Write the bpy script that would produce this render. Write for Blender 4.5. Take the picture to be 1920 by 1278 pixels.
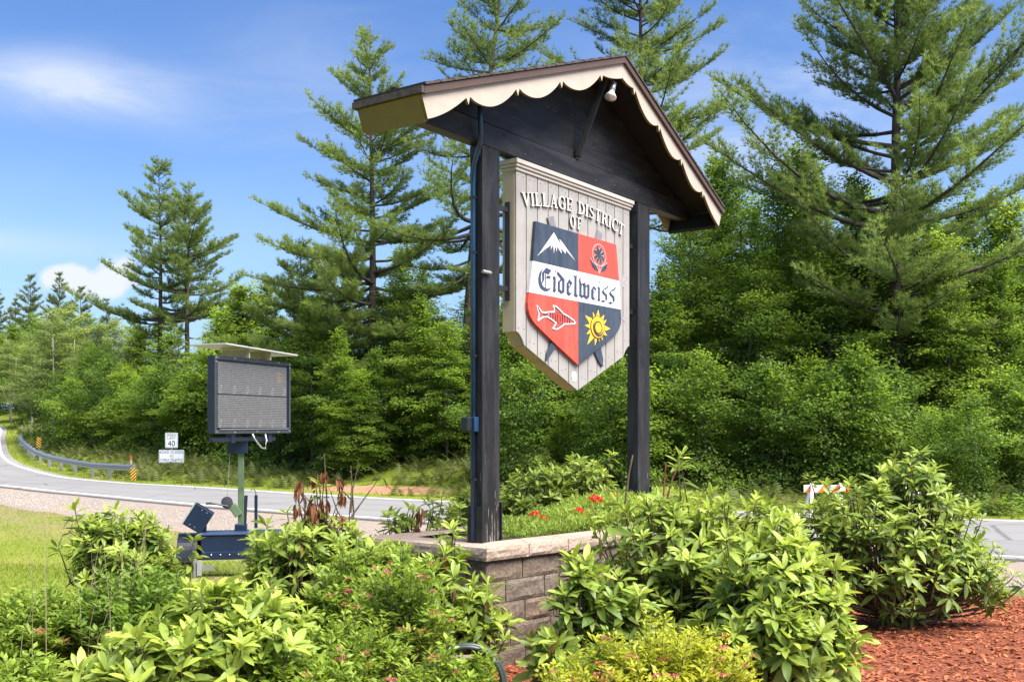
import bpy, math, random
import numpy as np
from mathutils import Vector, Matrix

SC = bpy.context.scene
for o in list(bpy.data.objects):
    bpy.data.objects.remove(o, do_unlink=True)
COL = SC.collection
R = math.radians

# ------------------------------------------------------------------ camera
F_PX = 1900.0            # focal length in pixels of a 1920 wide frame
EYE = 1.70               # camera height above the planting bed
cam_d = bpy.data.cameras.new('camera')
cam_d.sensor_width = 36.0
cam_d.lens = 36.0 * F_PX / 1920.0
cam_d.shift_y = (798 - 639) / 1920.0
cam_d.clip_start = 0.1
cam_d.clip_end = 2000.0
cam = bpy.data.objects.new('camera', cam_d)
COL.objects.link(cam)
cam.location = (0, 0, EYE)
cam.rotation_euler = (R(90), 0, 0)
SC.camera = cam

# ------------------------------------------------------------------ sun, sky, exposure
SUN_EL, SUN_AZ = R(58), math.atan2(0.82, -0.57)      # azimuth clockwise from +Y
sun_dir = Vector((math.sin(SUN_AZ) * math.cos(SUN_EL), math.cos(SUN_AZ) * math.cos(SUN_EL), math.sin(SUN_EL)))
sd = bpy.data.lights.new('sun', 'SUN')
sd.energy = 3.8
sd.angle = R(46)          # high thin cloud: no crisp shadows anywhere
sd.color = (1.0, 0.955, 0.88)
sun = bpy.data.objects.new('sun', sd)
COL.objects.link(sun)
sun.rotation_euler = sun_dir.to_track_quat('Z', 'Y').to_euler()
sun.location = (20, 20, 60)

W = bpy.data.worlds.new('World')
SC.world = W
W.use_nodes = True
wn, wl = W.node_tree.nodes, W.node_tree.links
wn.clear()


def wnode(t, **k):
    n = wn.new(t)
    for a, b in k.items():
        setattr(n, a, b)
    return n


def wmath(op, a, b=None, c=None, clamp=False):
    n = wn.new('ShaderNodeMath')
    n.operation = op
    n.use_clamp = clamp
    for i, v in enumerate((a, b, c)):
        if v is None:
            continue
        if isinstance(v, (int, float)):
            n.inputs[i].default_value = v
        else:
            wl.new(v, n.inputs[i])
    return n.outputs[0]


sky = wnode('ShaderNodeTexSky', sky_type='NISHITA', sun_disc=False)
sky.sun_elevation = SUN_EL
sky.sun_rotation = SUN_AZ
sky.altitude = 200
sky.air_density = 1.0
sky.dust_density = 0.5
sky.ozone_density = 3.0
hs = wnode('ShaderNodeHueSaturation')
hs.inputs['Hue'].default_value = 0.510
hs.inputs['Saturation'].default_value = 1.20
hs.inputs['Value'].default_value = 0.88
wl.new(sky.outputs[0], hs.inputs['Color'])
tc = wnode('ShaderNodeTexCoord')
sep = wnode('ShaderNodeSeparateXYZ')
wl.new(tc.outputs['Generated'], sep.inputs[0])
yy = wmath('MAXIMUM', wmath('ABSOLUTE', sep.outputs[1]), 0.05)
su = wmath('DIVIDE', sep.outputs[0], yy)
sv = wmath('DIVIDE', sep.outputs[2], yy)
comb = wnode('ShaderNodeCombineXYZ')
wl.new(su, comb.inputs[0])
wl.new(sv, comb.inputs[1])


def wnoise(scale, sx, sy, detail, rough, dist=0.0, off=0.0):
    mp = wnode('ShaderNodeMapping')
    mp.inputs['Scale'].default_value = (sx, sy, 1)
    mp.inputs['Location'].default_value = (off, off * 0.7, 0)
    wl.new(comb.outputs[0], mp.inputs[0])
    n = wnode('ShaderNodeTexNoise')
    n.inputs['Scale'].default_value = scale
    n.inputs['Detail'].default_value = detail
    n.inputs['Roughness'].default_value = rough
    n.inputs['Distortion'].default_value = dist
    wl.new(mp.outputs[0], n.inputs['Vector'])
    return n.outputs['Fac']


def wramp(v, lo, hi):
    n = wnode('ShaderNodeMapRange', interpolation_type='SMOOTHSTEP')
    n.inputs['From Min'].default_value = lo
    n.inputs['From Max'].default_value = hi
    wl.new(v, n.inputs['Value'])
    return n.outputs['Result']


def wblob(u0, v0, ru, rv, tilt=0.0):
    du = wmath('SUBTRACT', su, u0)
    dv = wmath('SUBTRACT', wmath('SUBTRACT', sv, v0), wmath('MULTIPLY', du, tilt))
    q = wmath('ADD', wmath('POWER', wmath('ABSOLUTE', wmath('DIVIDE', du, ru)), 2.0),
              wmath('POWER', wmath('ABSOLUTE', wmath('DIVIDE', dv, rv)), 2.0))
    return wmath('POWER', 2.718, wmath('MULTIPLY', q, -1.0))


wisp_n = wramp(wnoise(3.4, 1.0, 3.4, 10, 0.62, 1.2, 3.1), 0.32, 0.74)
thin = wmath('MULTIPLY', wramp(wnoise(1.6, 1.0, 2.6, 5, 0.5, 0.3, 8.4), 0.50, 0.85), 0.30)
w1 = wmath('MULTIPLY', wblob(-0.43, 0.333, 0.110, 0.030, -0.12), wmath('ADD', wmath('MULTIPLY', wisp_n, 0.75), 0.50))
w2 = wmath('MULTIPLY', wblob(-0.52, 0.182, 0.14, 0.016, -0.06), 0.40)
w3 = wmath('MULTIPLY', wblob(0.30, 0.30, 0.22, 0.11, 0.1), wmath('ADD', wmath('MULTIPLY', wisp_n, 0.55), 0.05))
w4 = wmath('MULTIPLY', wblob(-0.19, 0.345, 0.14, 0.07, 0.0), wmath('MULTIPLY', wisp_n, 0.30))
cum_n = wnoise(26, 1.0, 1.25, 5, 0.55, 0.2, 1.7)
cum = wmath('ADD', wblob(-0.440, 0.149, 0.030, 0.016), wmath('MULTIPLY', wblob(-0.386, 0.150, 0.024, 0.022), 0.95))
cum = wmath('ADD', cum, wmath('MULTIPLY', wblob(-0.415, 0.130, 0.055, 0.014), 0.45))
cum = wmath('MULTIPLY', wramp(wmath('ADD', cum, wmath('MULTIPLY', wmath('SUBTRACT', cum_n, 0.5), 1.3)), 0.42, 0.85), 0.85)
haze_f = wmath('MULTIPLY', wramp(sv, 0.30, 0.0), 0.85)
cl = wmath('ADD', wmath('ADD', w1, w2), wmath('ADD', w3, w4))
cl = wmath('ADD', cl, thin, clamp=True)
mxh = wnode('ShaderNodeMix', data_type='RGBA')
wl.new(haze_f, mxh.inputs['Factor'])
wl.new(hs.outputs[0], mxh.inputs[6])
mxh.inputs[7].default_value = (1.75, 2.85, 4.5, 1)
mx0 = wnode('ShaderNodeMix', data_type='RGBA')
wl.new(wmath('MULTIPLY', cl, 0.70), mx0.inputs['Factor'])
wl.new(mxh.outputs[2], mx0.inputs[6])
mx0.inputs[7].default_value = (3.9, 4.2, 4.75, 1)
mx1 = wnode('ShaderNodeMix', data_type='RGBA')
wl.new(cum, mx1.inputs['Factor'])
wl.new(mx0.outputs[2], mx1.inputs[6])
mx1.inputs[7].default_value = (4.15, 4.25, 4.5, 1)
bg = wnode('ShaderNodeBackground')
bg.inputs['Strength'].default_value = 0.061
wl.new(mx1.outputs[2], bg.inputs['Color'])
wo = wnode('ShaderNodeOutputWorld')
wl.new(bg.outputs[0], wo.inputs['Surface'])

vs = SC.view_settings
vs.view_transform = 'Standard'
vs.look = 'None'
vs.gamma = 1.0
vs.exposure = 1.93
vs.use_curve_mapping = False
SC.cycles.max_bounces = 7
SC.cycles.diffuse_bounces = 4
SC.cycles.glossy_bounces = 2
SC.cycles.transmission_bounces = 3
SC.cycles.sample_clamp_indirect = 6.0

# ------------------------------------------------------------------ helpers


def empty(name, loc=(0, 0, 0), rz=0.0, label=None, cat=None, group=None):
    o = bpy.data.objects.new(name, None)
    COL.objects.link(o)
    o.location = loc
    o.rotation_euler = (0, 0, rz)
    o.empty_display_size = 0.2
    tag(o, label, cat, group)
    return o


def tag(o, label=None, cat=None, group=None, kind=None):
    if label:
        o['label'] = label
    if cat:
        o['category'] = cat
    if group:
        o['group'] = group
    if kind:
        o['kind'] = kind
    return o


def link(name, me, mat, parent=None, smooth=False, bevel=0.0):
    if mat is not None and not me.materials:
        me.materials.append(mat)
    if smooth:
        me.polygons.foreach_set('use_smooth', [True] * len(me.polygons))
    o = bpy.data.objects.new(name, me)
    COL.objects.link(o)
    if parent is not None:
        o.parent = parent
    if bevel:
        m = o.modifiers.new('bevel', 'BEVEL')
        m.width = bevel
        m.segments = 2
        m.limit_method = 'ANGLE'
        m.angle_limit = R(40)
    return o


def np_mesh(name, V, F, tone=None):
    """V (n,3) floats, F (m,k) ints, tone (m,) floats per face"""
    V = np.asarray(V, dtype=np.float32)
    F = np.asarray(F, dtype=np.int32)
    me = bpy.data.meshes.new(name)
    m, k = F.shape
    me.vertices.add(len(V))
    me.vertices.foreach_set('co', V.ravel())
    me.loops.add(m * k)
    me.loops.foreach_set('vertex_index', F.ravel())
    me.polygons.add(m)
    me.polygons.foreach_set('loop_start', np.arange(0, m * k, k, dtype=np.int32))
    me.polygons.foreach_set('loop_total', np.full(m, k, dtype=np.int32))
    me.update(calc_edges=True)
    if tone is not None:
        at = me.attributes.new('tone', 'FLOAT', 'FACE')
        at.data.foreach_set('value', np.asarray(tone, dtype=np.float32))
    return me


class MB:
    """collects polygons, builds one mesh"""

    def __init__(self):
        self.v, self.f = [], []

    def add(self, vs, fs):
        o = len(self.v)
        self.v += [tuple(p) for p in vs]
        self.f += [tuple(i + o for i in f) for f in fs]
        return self

    def box(self, x0, x1, y0, y1, z0, z1, M=None):
        vs = [Vector(p) for p in ((x0, y0, z0), (x1, y0, z0), (x1, y1, z0), (x0, y1, z0), (x0, y0, z1), (x1, y0, z1), (x1, y1, z1), (x0, y1, z1))]
        if M is not None:
            vs = [M @ p for p in vs]
        return self.add(vs, [(3, 2, 1, 0), (4, 5, 6, 7), (0, 1, 5, 4), (1, 2, 6, 5), (2, 3, 7, 6), (3, 0, 4, 7)])

    def bar(self, p, q, w, h, up=(0, 0, 1)):
        """rectangular bar from p to q, w across, h along up"""
        p, q = Vector(p), Vector(q)
        d = (q - p)
        L = d.length
        d.normalize()
        s = d.cross(Vector(up))
        if s.length < 1e-4:
            s = d.cross(Vector((1, 0, 0)))
        s.normalize()
        t = s.cross(d)
        M = Matrix((d, s, t)).transposed().to_4x4()
        M.translation = p
        return self.box(0, L, -w / 2, w / 2, -h / 2, h / 2, M)

    def tube(self, pts, rad, n=8, cap=True):
        pts = [Vector(p) for p in pts]
        if not hasattr(rad, '__len__'):
            rad = [rad] * len(pts)
        base = len(self.v)
        ref = Vector((0.31, 0.17, 0.93))
        for i, p in enumerate(pts):
            d = (pts[min(i + 1, len(pts) - 1)] - pts[max(i - 1, 0)]).normalized()
            if abs(d.dot(ref)) > 0.95:
                ref = Vector((0.9, -0.3, 0.2))
            s = d.cross(ref).normalized()
            t = s.cross(d)
            for k in range(n):
                a = 2 * math.pi * k / n
                self.v.append(tuple(p + (s * math.cos(a) + t * math.sin(a)) * rad[i]))
        for i in range(len(pts) - 1):
            for k in range(n):
                a, b = base + i * n + k, base + i * n + (k + 1) % n
                self.f.append((a, b, b + n, a + n))
        if cap:
            self.f.append(tuple(base + k for k in range(n))[::-1])
            self.f.append(tuple(base + (len(pts) - 1) * n + k for k in range(n)))
        return self

    def lathe(self, prof, n=20, M=None):
        """prof: list of (radius, z)"""
        base = len(self.v)
        for r, z in prof:
            for k in range(n):
                a = 2 * math.pi * k / n
                p = Vector((r * math.cos(a), r * math.sin(a), z))
                self.v.append(tuple(M @ p if M is not None else p))
        for i in range(len(prof) - 1):
            for k in range(n):
                a, b = base + i * n + k, base + i * n + (k + 1) % n
                self.f.append((a, b, b + n, a + n))
        self.f.append(tuple(base + k for k in range(n))[::-1])
        self.f.append(tuple(base + (len(prof) - 1) * n + k for k in range(n)))
        return self

    def prism(self, poly, y0, y1):
        """outline in the (x, z) plane, counter-clockwise seen from -y, extruded from y0 (front) to y1 (back)"""
        n = len(poly)
        ar = sum(poly[i][0] * poly[(i + 1) % n][1] - poly[(i + 1) % n][0] * poly[i][1] for i in range(n))
        if ar < 0:
            poly = poly[::-1]
        vs = [(p[0], y0, p[1]) for p in poly] + [(p[0], y1, p[1]) for p in poly]
        fs = [tuple(range(n)), tuple(range(2 * n - 1, n - 1, -1))]
        fs += [(i, i + n, (i + 1) % n + n, (i + 1) % n) for i in range(n)]
        return self.add(vs, fs)

    def mesh(self, name='mesh'):
        me = bpy.data.meshes.new(name)
        me.from_pydata(self.v, [], self.f)
        me.update()
        return me

    def build(self, name, mat, parent=None, smooth=False, bevel=0.0):
        return link(name, self.mesh(name), mat, parent, smooth, bevel)


# ------------------------------------------------------------------ materials
class NT:
    def __init__(self, name):
        self.m = bpy.data.materials.new(name)
        self.m.use_nodes = True
        self.t = self.m.node_tree
        self.b = self.t.nodes['Principled BSDF']
        self.out = self.t.nodes['Material Output']

    def n(self, t, **k):
        x = self.t.nodes.new(t)
        for a, b in k.items():
            setattr(x, a, b)
        return x

    def l(self, a, b):
        self.t.links.new(a, b)

    def coord(self, kind='Object', scale=(1, 1, 1)):
        c = self.n('ShaderNodeTexCoord')
        mp = self.n('ShaderNodeMapping')
        mp.inputs['Scale'].default_value = scale
        self.l(c.outputs[kind], mp.inputs[0])
        return mp.outputs[0]

    def noise(self, vec, scale, detail=4, rough=0.55, dist=0.0):
        x = self.n('ShaderNodeTexNoise')
        x.inputs['Scale'].default_value = scale
        x.inputs['Detail'].default_value = detail
        x.inputs['Roughness'].default_value = rough
        x.inputs['Distortion'].default_value = dist
        if vec is not None:
            self.l(vec, x.inputs['Vector'])
        return x.outputs['Fac']

    def ramp(self, fac, stops):
        x = self.n('ShaderNodeValToRGB')
        e = x.color_ramp.elements
        while len(e) < len(stops):
            e.new(0.5)
        for i, (p, c) in enumerate(stops):
            e[i].position = p
            e[i].color = (*c, 1) if len(c) == 3 else c
        self.l(fac, x.inputs[0])
        return x.outputs[0]

    def rng(self, v, a, b, c=0.0, d=1.0):
        x = self.n('ShaderNodeMapRange')
        x.clamp = True
        for i, q in enumerate((a, b, c, d)):
            x.inputs[i + 1].default_value = q
        self.l(v, x.inputs[0])
        return x.outputs[0]

    def mix(self, f, a, b, blend='MIX'):
        x = self.n('ShaderNodeMix', data_type='RGBA', blend_type=blend)
        for i, v in ((0, f), (6, a), (7, b)):
            if isinstance(v, (int, float)):
                x.inputs[i].default_value = v
            elif isinstance(v, tuple):
                x.inputs[i].default_value = (*v, 1) if len(v) == 3 else v
            else:
                self.l(v, x.inputs[i])
        return x.outputs[2]

    def math(self, op, a, b=0.0):
        x = self.n('ShaderNodeMath', operation=op)
        for i, v in enumerate((a, b)):
            if isinstance(v, (int, float)):
                x.inputs[i].default_value = v
            else:
                self.l(v, x.inputs[i])
        return x.outputs[0]

    def bump(self, h, strength=0.3, dist=0.01):
        x = self.n('ShaderNodeBump')
        x.inputs['Strength'].default_value = strength
        x.inputs['Distance'].default_value = dist
        self.l(h, x.inputs['Height'])
        self.l(x.outputs[0], self.b.inputs['Normal'])

    def set(self, color=None, rough=None, metal=None, spec=None):
        for k, v in (('Base Color', color), ('Roughness', rough), ('Metallic', metal), ('Specular IOR Level', spec)):
            if v is None:
                continue
            if isinstance(v, tuple):
                self.b.inputs[k].default_value = (*v, 1)
            elif isinstance(v, (int, float)):
                self.b.inputs[k].default_value = v
            else:
                self.l(v, self.b.inputs[k])
        return self.m


def plain(name, c, rough=0.5, metal=0.0, var=0.12, scale=8.0, bump=0.0, spec=None):
    k = NT(name)
    v = k.coord()
    n = k.noise(v, scale, 5, 0.6)
    lo, hi = tuple(x * (1 - var) for x in c), tuple(min(1, x * (1 + var)) for x in c)
    col = k.ramp(n, [(0.3, lo), (0.7, hi)])
    if bump:
        k.bump(k.noise(v, scale * 12, 3), bump, 0.004)
    return k.set(col, rough, metal, spec)


def painted_wood(name, c, grain_dir='z', rough=0.55, wear=None, wear_z=None, grain=0.25, dirt=0.25, spec=0.35, fade=None):
    """paint over wood grain; wear = colour of bare wood showing in scratches (optionally only below wear_z)"""
    k = NT(name)
    st = {'z': (30, 30, 1.6), 'x': (1.6, 30, 30), 'y': (30, 1.6, 30)}[grain_dir]
    v = k.coord('Object', st)
    g = k.noise(v, 1.0, 6, 0.6, 0.4)
    v2 = k.coord('Object', (1, 1, 1))
    d = k.noise(v2, 5.0, 6, 0.62)
    col = k.mix(k.rng(d, 0.35, 0.75), c, tuple(x * (1 - dirt) for x in c))
    col = k.mix(k.math('MULTIPLY', k.rng(g, 0.35, 0.7), 0.35), col, tuple(x * 0.72 for x in c))
    if fade:
        fv = {'z': (5, 5, 0.9), 'x': (0.9, 5, 5), 'y': (5, 0.9, 5)}[grain_dir]
        fn = k.noise(k.coord('Object', fv), 1.6, 7, 0.7, 0.6)
        col = k.mix(k.math('MULTIPLY', k.rng(fn, 0.44, 0.80), 0.85), col, fade)
        fn2 = k.noise(k.coord('Object', tuple(q * 9 for q in fv)), 1.0, 4, 0.7, 0.8)
        col = k.mix(k.math('MULTIPLY', k.rng(fn2, 0.60, 0.66), 0.75), col, tuple(q * 0.35 for q in c))
    if wear:
        st2 = {'z': (60, 60, 3.0), 'x': (3.0, 60, 60), 'y': (60, 3, 60)}[grain_dir]
        w = k.noise(k.coord('Object', st2), 1.0, 5, 0.65, 0.2)
        base = k.rng(w, 0.665, 0.70)
        if wear_z is not None:
            sp = k.n('ShaderNodeSeparateXYZ')
            tcn = k.n('ShaderNodeTexCoord')
            k.l(tcn.outputs['Object'], sp.inputs[0])
            low = k.rng(sp.outputs[2], wear_z[1], wear_z[0])
            thr = k.math('SUBTRACT', w, k.math('SUBTRACT', 0.70, k.math('MULTIPLY', low, 0.17)))
            base = k.rng(thr, 0.0, 0.03)
        col = k.mix(base, col, wear)
    k.bump(g, grain, 0.004)
    return k.set(col, rough, 0.0, spec)


def leaf_mat(name, dark, light, transl=0.35, rough=0.42, spec=0.4, tv=1.5, rnd=0.22, mott=3.0):
    """tone attribute 0..1 picks old (dark) to young (light) leaf colour"""
    k = NT(name)
    at = k.n('ShaderNodeAttribute', attribute_name='tone')
    oi = k.n('ShaderNodeObjectInfo')
    t = k.math('ADD', at.outputs['Fac'], k.math('MULTIPLY', k.math('SUBTRACT', oi.outputs['Random'], 0.5), rnd))
    mid = tuple((a + b) / 2 for a, b in zip(dark, light))
    stops = [(0.0, dark), (0.5, mid), (1.0, light)]
    col = k.ramp(t, stops)
    mot = k.noise(k.coord('Object'), mott, 3, 0.6)
    col = k.mix(k.rng(mot, 0.55, 0.90), col, tuple(a * 0.62 for a in mid))
    k.set(col, rough, 0.0, spec)
    tr = k.n('ShaderNodeBsdfTranslucent')
    hsv = k.n('ShaderNodeHueSaturation')
    hsv.inputs['Hue'].default_value = 0.493
    hsv.inputs['Saturation'].default_value = 1.05
    hsv.inputs['Value'].default_value = tv
    k.l(col, hsv.inputs['Color'])
    k.l(hsv.outputs[0], tr.inputs['Color'])
    mxs = k.n('ShaderNodeMixShader')
    mxs.inputs[0].default_value = transl
    k.l(k.b.outputs[0], mxs.inputs[1])
    k.l(tr.outputs[0], mxs.inputs[2])
    k.l(mxs.outputs[0], k.out.inputs['Surface'])
    return k.m


def bark(name, c, scale=1.0):
    k = NT(name)
    v = k.coord('Object', (9 * scale, 9 * scale, 2.0 * scale))
    n = k.noise(v, 1.0, 6, 0.65, 0.5)
    col = k.ramp(n, [(0.3, tuple(x * 0.45 for x in c)), (0.7, tuple(x * 1.25 for x in c))])
    k.bump(n, 0.6, 0.03)
    return k.set(col, 0.9, 0.0, 0.15)


M = {}
M['black_z'] = painted_wood('black_paint_post', (0.0115, 0.0108, 0.0115), 'z', 0.55, (0.19, 0.17, 0.15), (0.85, 1.55), 0.55, 0.35, 0.28, (0.052, 0.049, 0.053))
M['black_x'] = painted_wood('black_paint_beam', (0.0115, 0.0108, 0.0115), 'x', 0.55, (0.10, 0.095, 0.095), None, 0.55, 0.35, 0.28, (0.052, 0.049, 0.053))
M['black_soffit'] = painted_wood('black_paint_soffit', (0.009, 0.009, 0.012), 'x', 0.7, None, None, 0.2, 0.3, 0.3)
M['beige_x'] = painted_wood('beige_paint_trim', (0.43, 0.365, 0.30), 'x', 0.5, None, None, 0.12, 0.12, 0.3)
M['mustard'] = painted_wood('mustard_paint_edge', (0.185, 0.130, 0.036), 'x', 0.55, None, None, 0.15, 0.25, 0.3)
M['panel_grey'] = painted_wood('panel_paint', (0.325, 0.305, 0.285), 'z', 0.55, (0.25, 0.22, 0.19), None, 0.2, 0.24, 0.3)
M['panel_side'] = painted_wood('panel_side_paint', (0.46, 0.38, 0.25), 'z', 0.55, None, None, 0.15, 0.22, 0.3)
M['crown_white'] = painted_wood('crown_paint', (0.47, 0.43, 0.385), 'x', 0.5, None, None, 0.12, 0.12, 0.3)
M['letter_white'] = plain('letter_paint', (0.64, 0.62, 0.57), 0.5, 0, 0.06)
M['navy'] = painted_wood('navy_enamel', (0.030, 0.038, 0.056), 'z', 0.34, (0.055, 0.080, 0.115), None, 0.1, 0.2, 0.5, (0.075, 0.090, 0.115))
M['red'] = painted_wood('red_enamel', (0.56, 0.062, 0.032), 'z', 0.38, (0.50, 0.085, 0.06), None, 0.12, 0.18, 0.5, (0.60, 0.105, 0.075))
M['white'] = painted_wood('white_enamel', (0.54, 0.54, 0.555), 'z', 0.42, (0.40, 0.40, 0.41), None, 0.1, 0.10, 0.4)
M['yellow'] = plain('yellow_enamel', (0.62, 0.40, 0.018), 0.4, 0, 0.08)
M['ink'] = plain('dark_ink', (0.035, 0.045, 0.085), 0.45, 0, 0.15)
M['brown_ink'] = plain('brown_ink', (0.07, 0.035, 0.012), 0.5)
M['iron'] = plain('black_iron', (0.022, 0.022, 0.027), 0.45, 0.3, 0.3, 10, 0.2)
M['steel_blue'] = plain('blue_black_conduit', (0.014, 0.044, 0.10), 0.3, 0.1, 0.3, 6)
M['bracket'] = plain('black_steel_plate', (0.014, 0.015, 0.019), 0.38, 0.2, 0.3, 10)
M['shingle'] = plain('brown_shingle', (0.055, 0.042, 0.036), 0.9, 0, 0.45, 30, 0.5)
M['roof_edge'] = painted_wood('brown_roof_edge', (0.085, 0.056, 0.048), 'x', 0.6, None, None, 0.1, 0.2, 0.2)
M['glass_bulb'] = plain('bulb_glass', (0.72, 0.74, 0.76), 0.12, 0.25, 0.05)
M['grey_metal'] = plain('grey_metal', (0.42, 0.43, 0.44), 0.4, 0.6, 0.15, 20)
M['galv'] = plain('galvanised_steel', (0.36, 0.37, 0.39), 0.35, 0.75, 0.12, 14)
M['bark_pine'] = bark('pine_bark', (0.085, 0.068, 0.055))
M['bark_maple'] = bark('maple_bark', (0.10, 0.085, 0.068))
M['bark_pale'] = bark('pale_bark', (0.36, 0.32, 0.28))
M['stem'] = bark('shrub_stem', (0.13, 0.10, 0.065), 3)
M['stem_red'] = bark('red_stem', (0.24, 0.075, 0.05), 3)
M['pine'] = leaf_mat('pine_needles', (0.080, 0.125, 0.038), (0.215, 0.280, 0.066), 0.42, 0.5, 0.25, 1.9, 0.3)
M['pine_far'] = leaf_mat('far_pine_needles', (0.080, 0.115, 0.042), (0.195, 0.230, 0.075), 0.40, 0.5, 0.25, 1.9, 0.3)
M['maple'] = leaf_mat('maple_leaves', (0.050, 0.100, 0.018), (0.190, 0.272, 0.036), 0.52, 0.45, 0.3, 2.1, 0.42)
M['beech'] = leaf_mat('beech_leaves', (0.043, 0.090, 0.018), (0.148, 0.225, 0.032), 0.52, 0.45, 0.3, 2.1, 0.42)
M['lime_tree'] = leaf_mat('yellow_green_leaves', (0.075, 0.130, 0.020), (0.225, 0.305, 0.042), 0.50, 0.45, 0.3, 1.8, 0.42)
M['pale_tree'] = leaf_mat('pale_green_leaves', (0.095, 0.140, 0.038), (0.225, 0.275, 0.080), 0.52, 0.5, 0.3, 2.1, 0.42)
M['rhodo'] = leaf_mat('rhododendron_leaves', (0.055, 0.115, 0.021), (0.370, 0.455, 0.076), 0.34, 0.44, 0.32)
M['spirea'] = leaf_mat('spirea_leaves', (0.065, 0.125, 0.018), (0.270, 0.370, 0.050), 0.40, 0.45, 0.3)
M['golden'] = leaf_mat('golden_spirea_leaves', (0.120, 0.185, 0.018), (0.450, 0.470, 0.050), 0.40, 0.45, 0.3)
M['dead_leaf'] = leaf_mat('dead_leaves', (0.12, 0.045, 0.022), (0.30, 0.13, 0.06), 0.2, 0.7, 0.15)
M['fern'] = leaf_mat('fern_fronds', (0.070, 0.082, 0.024), (0.165, 0.205, 0.050), 0.40, 0.5, 0.25)
M['grass'] = leaf_mat('grass_blades', (0.080, 0.125, 0.010), (0.175, 0.215, 0.022), 0.35, 0.5, 0.2)
M['weed'] = leaf_mat('weed_leaves', (0.070, 0.140, 0.020), (0.190, 0.290, 0.045), 0.40, 0.5, 0.25)
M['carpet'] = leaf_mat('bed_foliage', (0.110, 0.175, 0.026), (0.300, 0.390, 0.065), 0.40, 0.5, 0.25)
M['geranium'] = leaf_mat('geranium_leaves', (0.035, 0.085, 0.025), (0.080, 0.150, 0.045), 0.30, 0.45, 0.35)
M['red_petal'] = leaf_mat('red_petals', (0.50, 0.006, 0.006), (0.72, 0.03, 0.02), 0.3, 0.5, 0.2)
M['pink_petal'] = leaf_mat('pink_petals', (0.50, 0.05, 0.14), (0.72, 0.17, 0.28), 0.3, 0.6, 0.2)
M['bronze_petal'] = leaf_mat('faded_flower_heads', (0.36, 0.10, 0.07), (0.52, 0.20, 0.12), 0.3, 0.6, 0.2)
M['mulch_chip'] = leaf_mat('red_mulch_chips', (0.17, 0.047, 0.020), (0.46, 0.150, 0.066), 0.0, 0.85, 0.15)

# ------------------------------------------------------------------ terrain
FAR_EDGE = [(-75, 135), (-52, 100), (-45, 90), (-39, 78), (-30.5, 62), (-24, 53), (-17.5, 46.2), (-13, 43), (-2, 34.8), (13.4, 28), (30, 21.5), (60, 12), (100, 0)]
NEAR_EDGE = [(-96, 130), (-66, 94), (-55, 82), (-47, 71), (-37, 58), (-29.5, 50), (-22.0, 43.3), (-17.0, 38.6), (-6.2, 29.6), (9.7, 19.6), (25, 12.6), (54, 3.2), (92, -9)]
GRAVEL_EDGE = [(-90, 122), (-60, 85), (-49, 72), (-41, 62), (-31, 48), (-23, 40), (-16, 32.3), (-12.5, 29.0), (-2.5, 19.8), (6.4, 12.6), (20, 6.0), (50, -4), (88, -16)]


def catmull(P, k=8):
    P = [np.array(p, float) for p in P]
    P = [2 * P[0] - P[1]] + P + [2 * P[-1] - P[-2]]
    out = []
    for i in range(1, len(P) - 2):
        for j in range(k):
            t = j / k
            a, b, c, d = P[i - 1], P[i], P[i + 1], P[i + 2]
            out.append(0.5 * (2 * b + (c - a) * t + (2 * a - 5 * b + 4 * c - d) * t * t + (3 * b - a - 3 * c + d) * t ** 3))
    out.append(P[-2])
    return np.array(out)


FE, NE, GE = catmull(FAR_EDGE), catmull(NEAR_EDGE), catmull(GRAVEL_EDGE)


def sdist(poly, x, y):
    """signed distance to a polyline running towards +x; positive on its far (+y) side"""
    x, y = np.asarray(x, float), np.asarray(y, float)
    best = np.full(x.shape, 1e9)
    sg = np.zeros(x.shape)
    for (ax, ay), (bx, by) in zip(poly[:-1], poly[1:]):
        dx, dy = bx - ax, by - ay
        t = np.clip(((x - ax) * dx + (y - ay) * dy) / (dx * dx + dy * dy), 0, 1)
        px, py = x - ax - t * dx, y - ay - t * dy
        d = np.hypot(px, py)
        cr = dx * (y - ay) - dy * (x - ax)
        m = d < best
        best = np.where(m, d, best)
        sg = np.where(m, np.sign(cr), sg)
    return best * sg


def sstep(a, b, x):
    t = np.clip((np.asarray(x, float) - a) / (b - a), 0, 1)
    return t * t * (3 - 2 * t)


def base_z(y):
    y = np.asarray(y, float)
    z = -0.87 * np.clip((y - 8.5) / 10.5, 0, 1)
    z = z + 2.5 * np.clip((y - 50) / 41.0, 0, 1.35) ** 1.2
    return z


def wob(x, y, s=1.0):
    return (np.sin(x * 0.9 / s + 1.3) * np.cos(y * 0.77 / s) + 0.5 * np.sin(x * 2.1 / s + y * 1.7 / s)) * 0.5


def ground_z(x, y):
    x, y = np.asarray(x, float), np.asarray(y, float)
    d = sdist(FE, x, y)
    n = sdist(NE, x, y)
    z = base_z(y)
    bank = (1.30 - 0.75 * sstep(2, 16, x)) * sstep(1.0, 7.5, d) + 0.08 * wob(x, y, 1.2) * sstep(1, 4, d)
    z = z + bank
    on_road = (n > -0.25) & (d < 0.25)
    z = np.where(on_road, z - 0.06, z)
    gs = sdist(GE, x, y)
    z = np.where((gs > 0.05) & (n < 0.3), z - 0.10, z)
    z = z + np.where(n < -1.0, 0.03 * wob(x, y, 0.8) * sstep(10, 14, y), 0)
    return z


def gz(x, y):
    return float(ground_z(np.array([x]), np.array([y]))[0])


def at(px, Y):
    return (px - 960.0) / F_PX * Y


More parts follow.
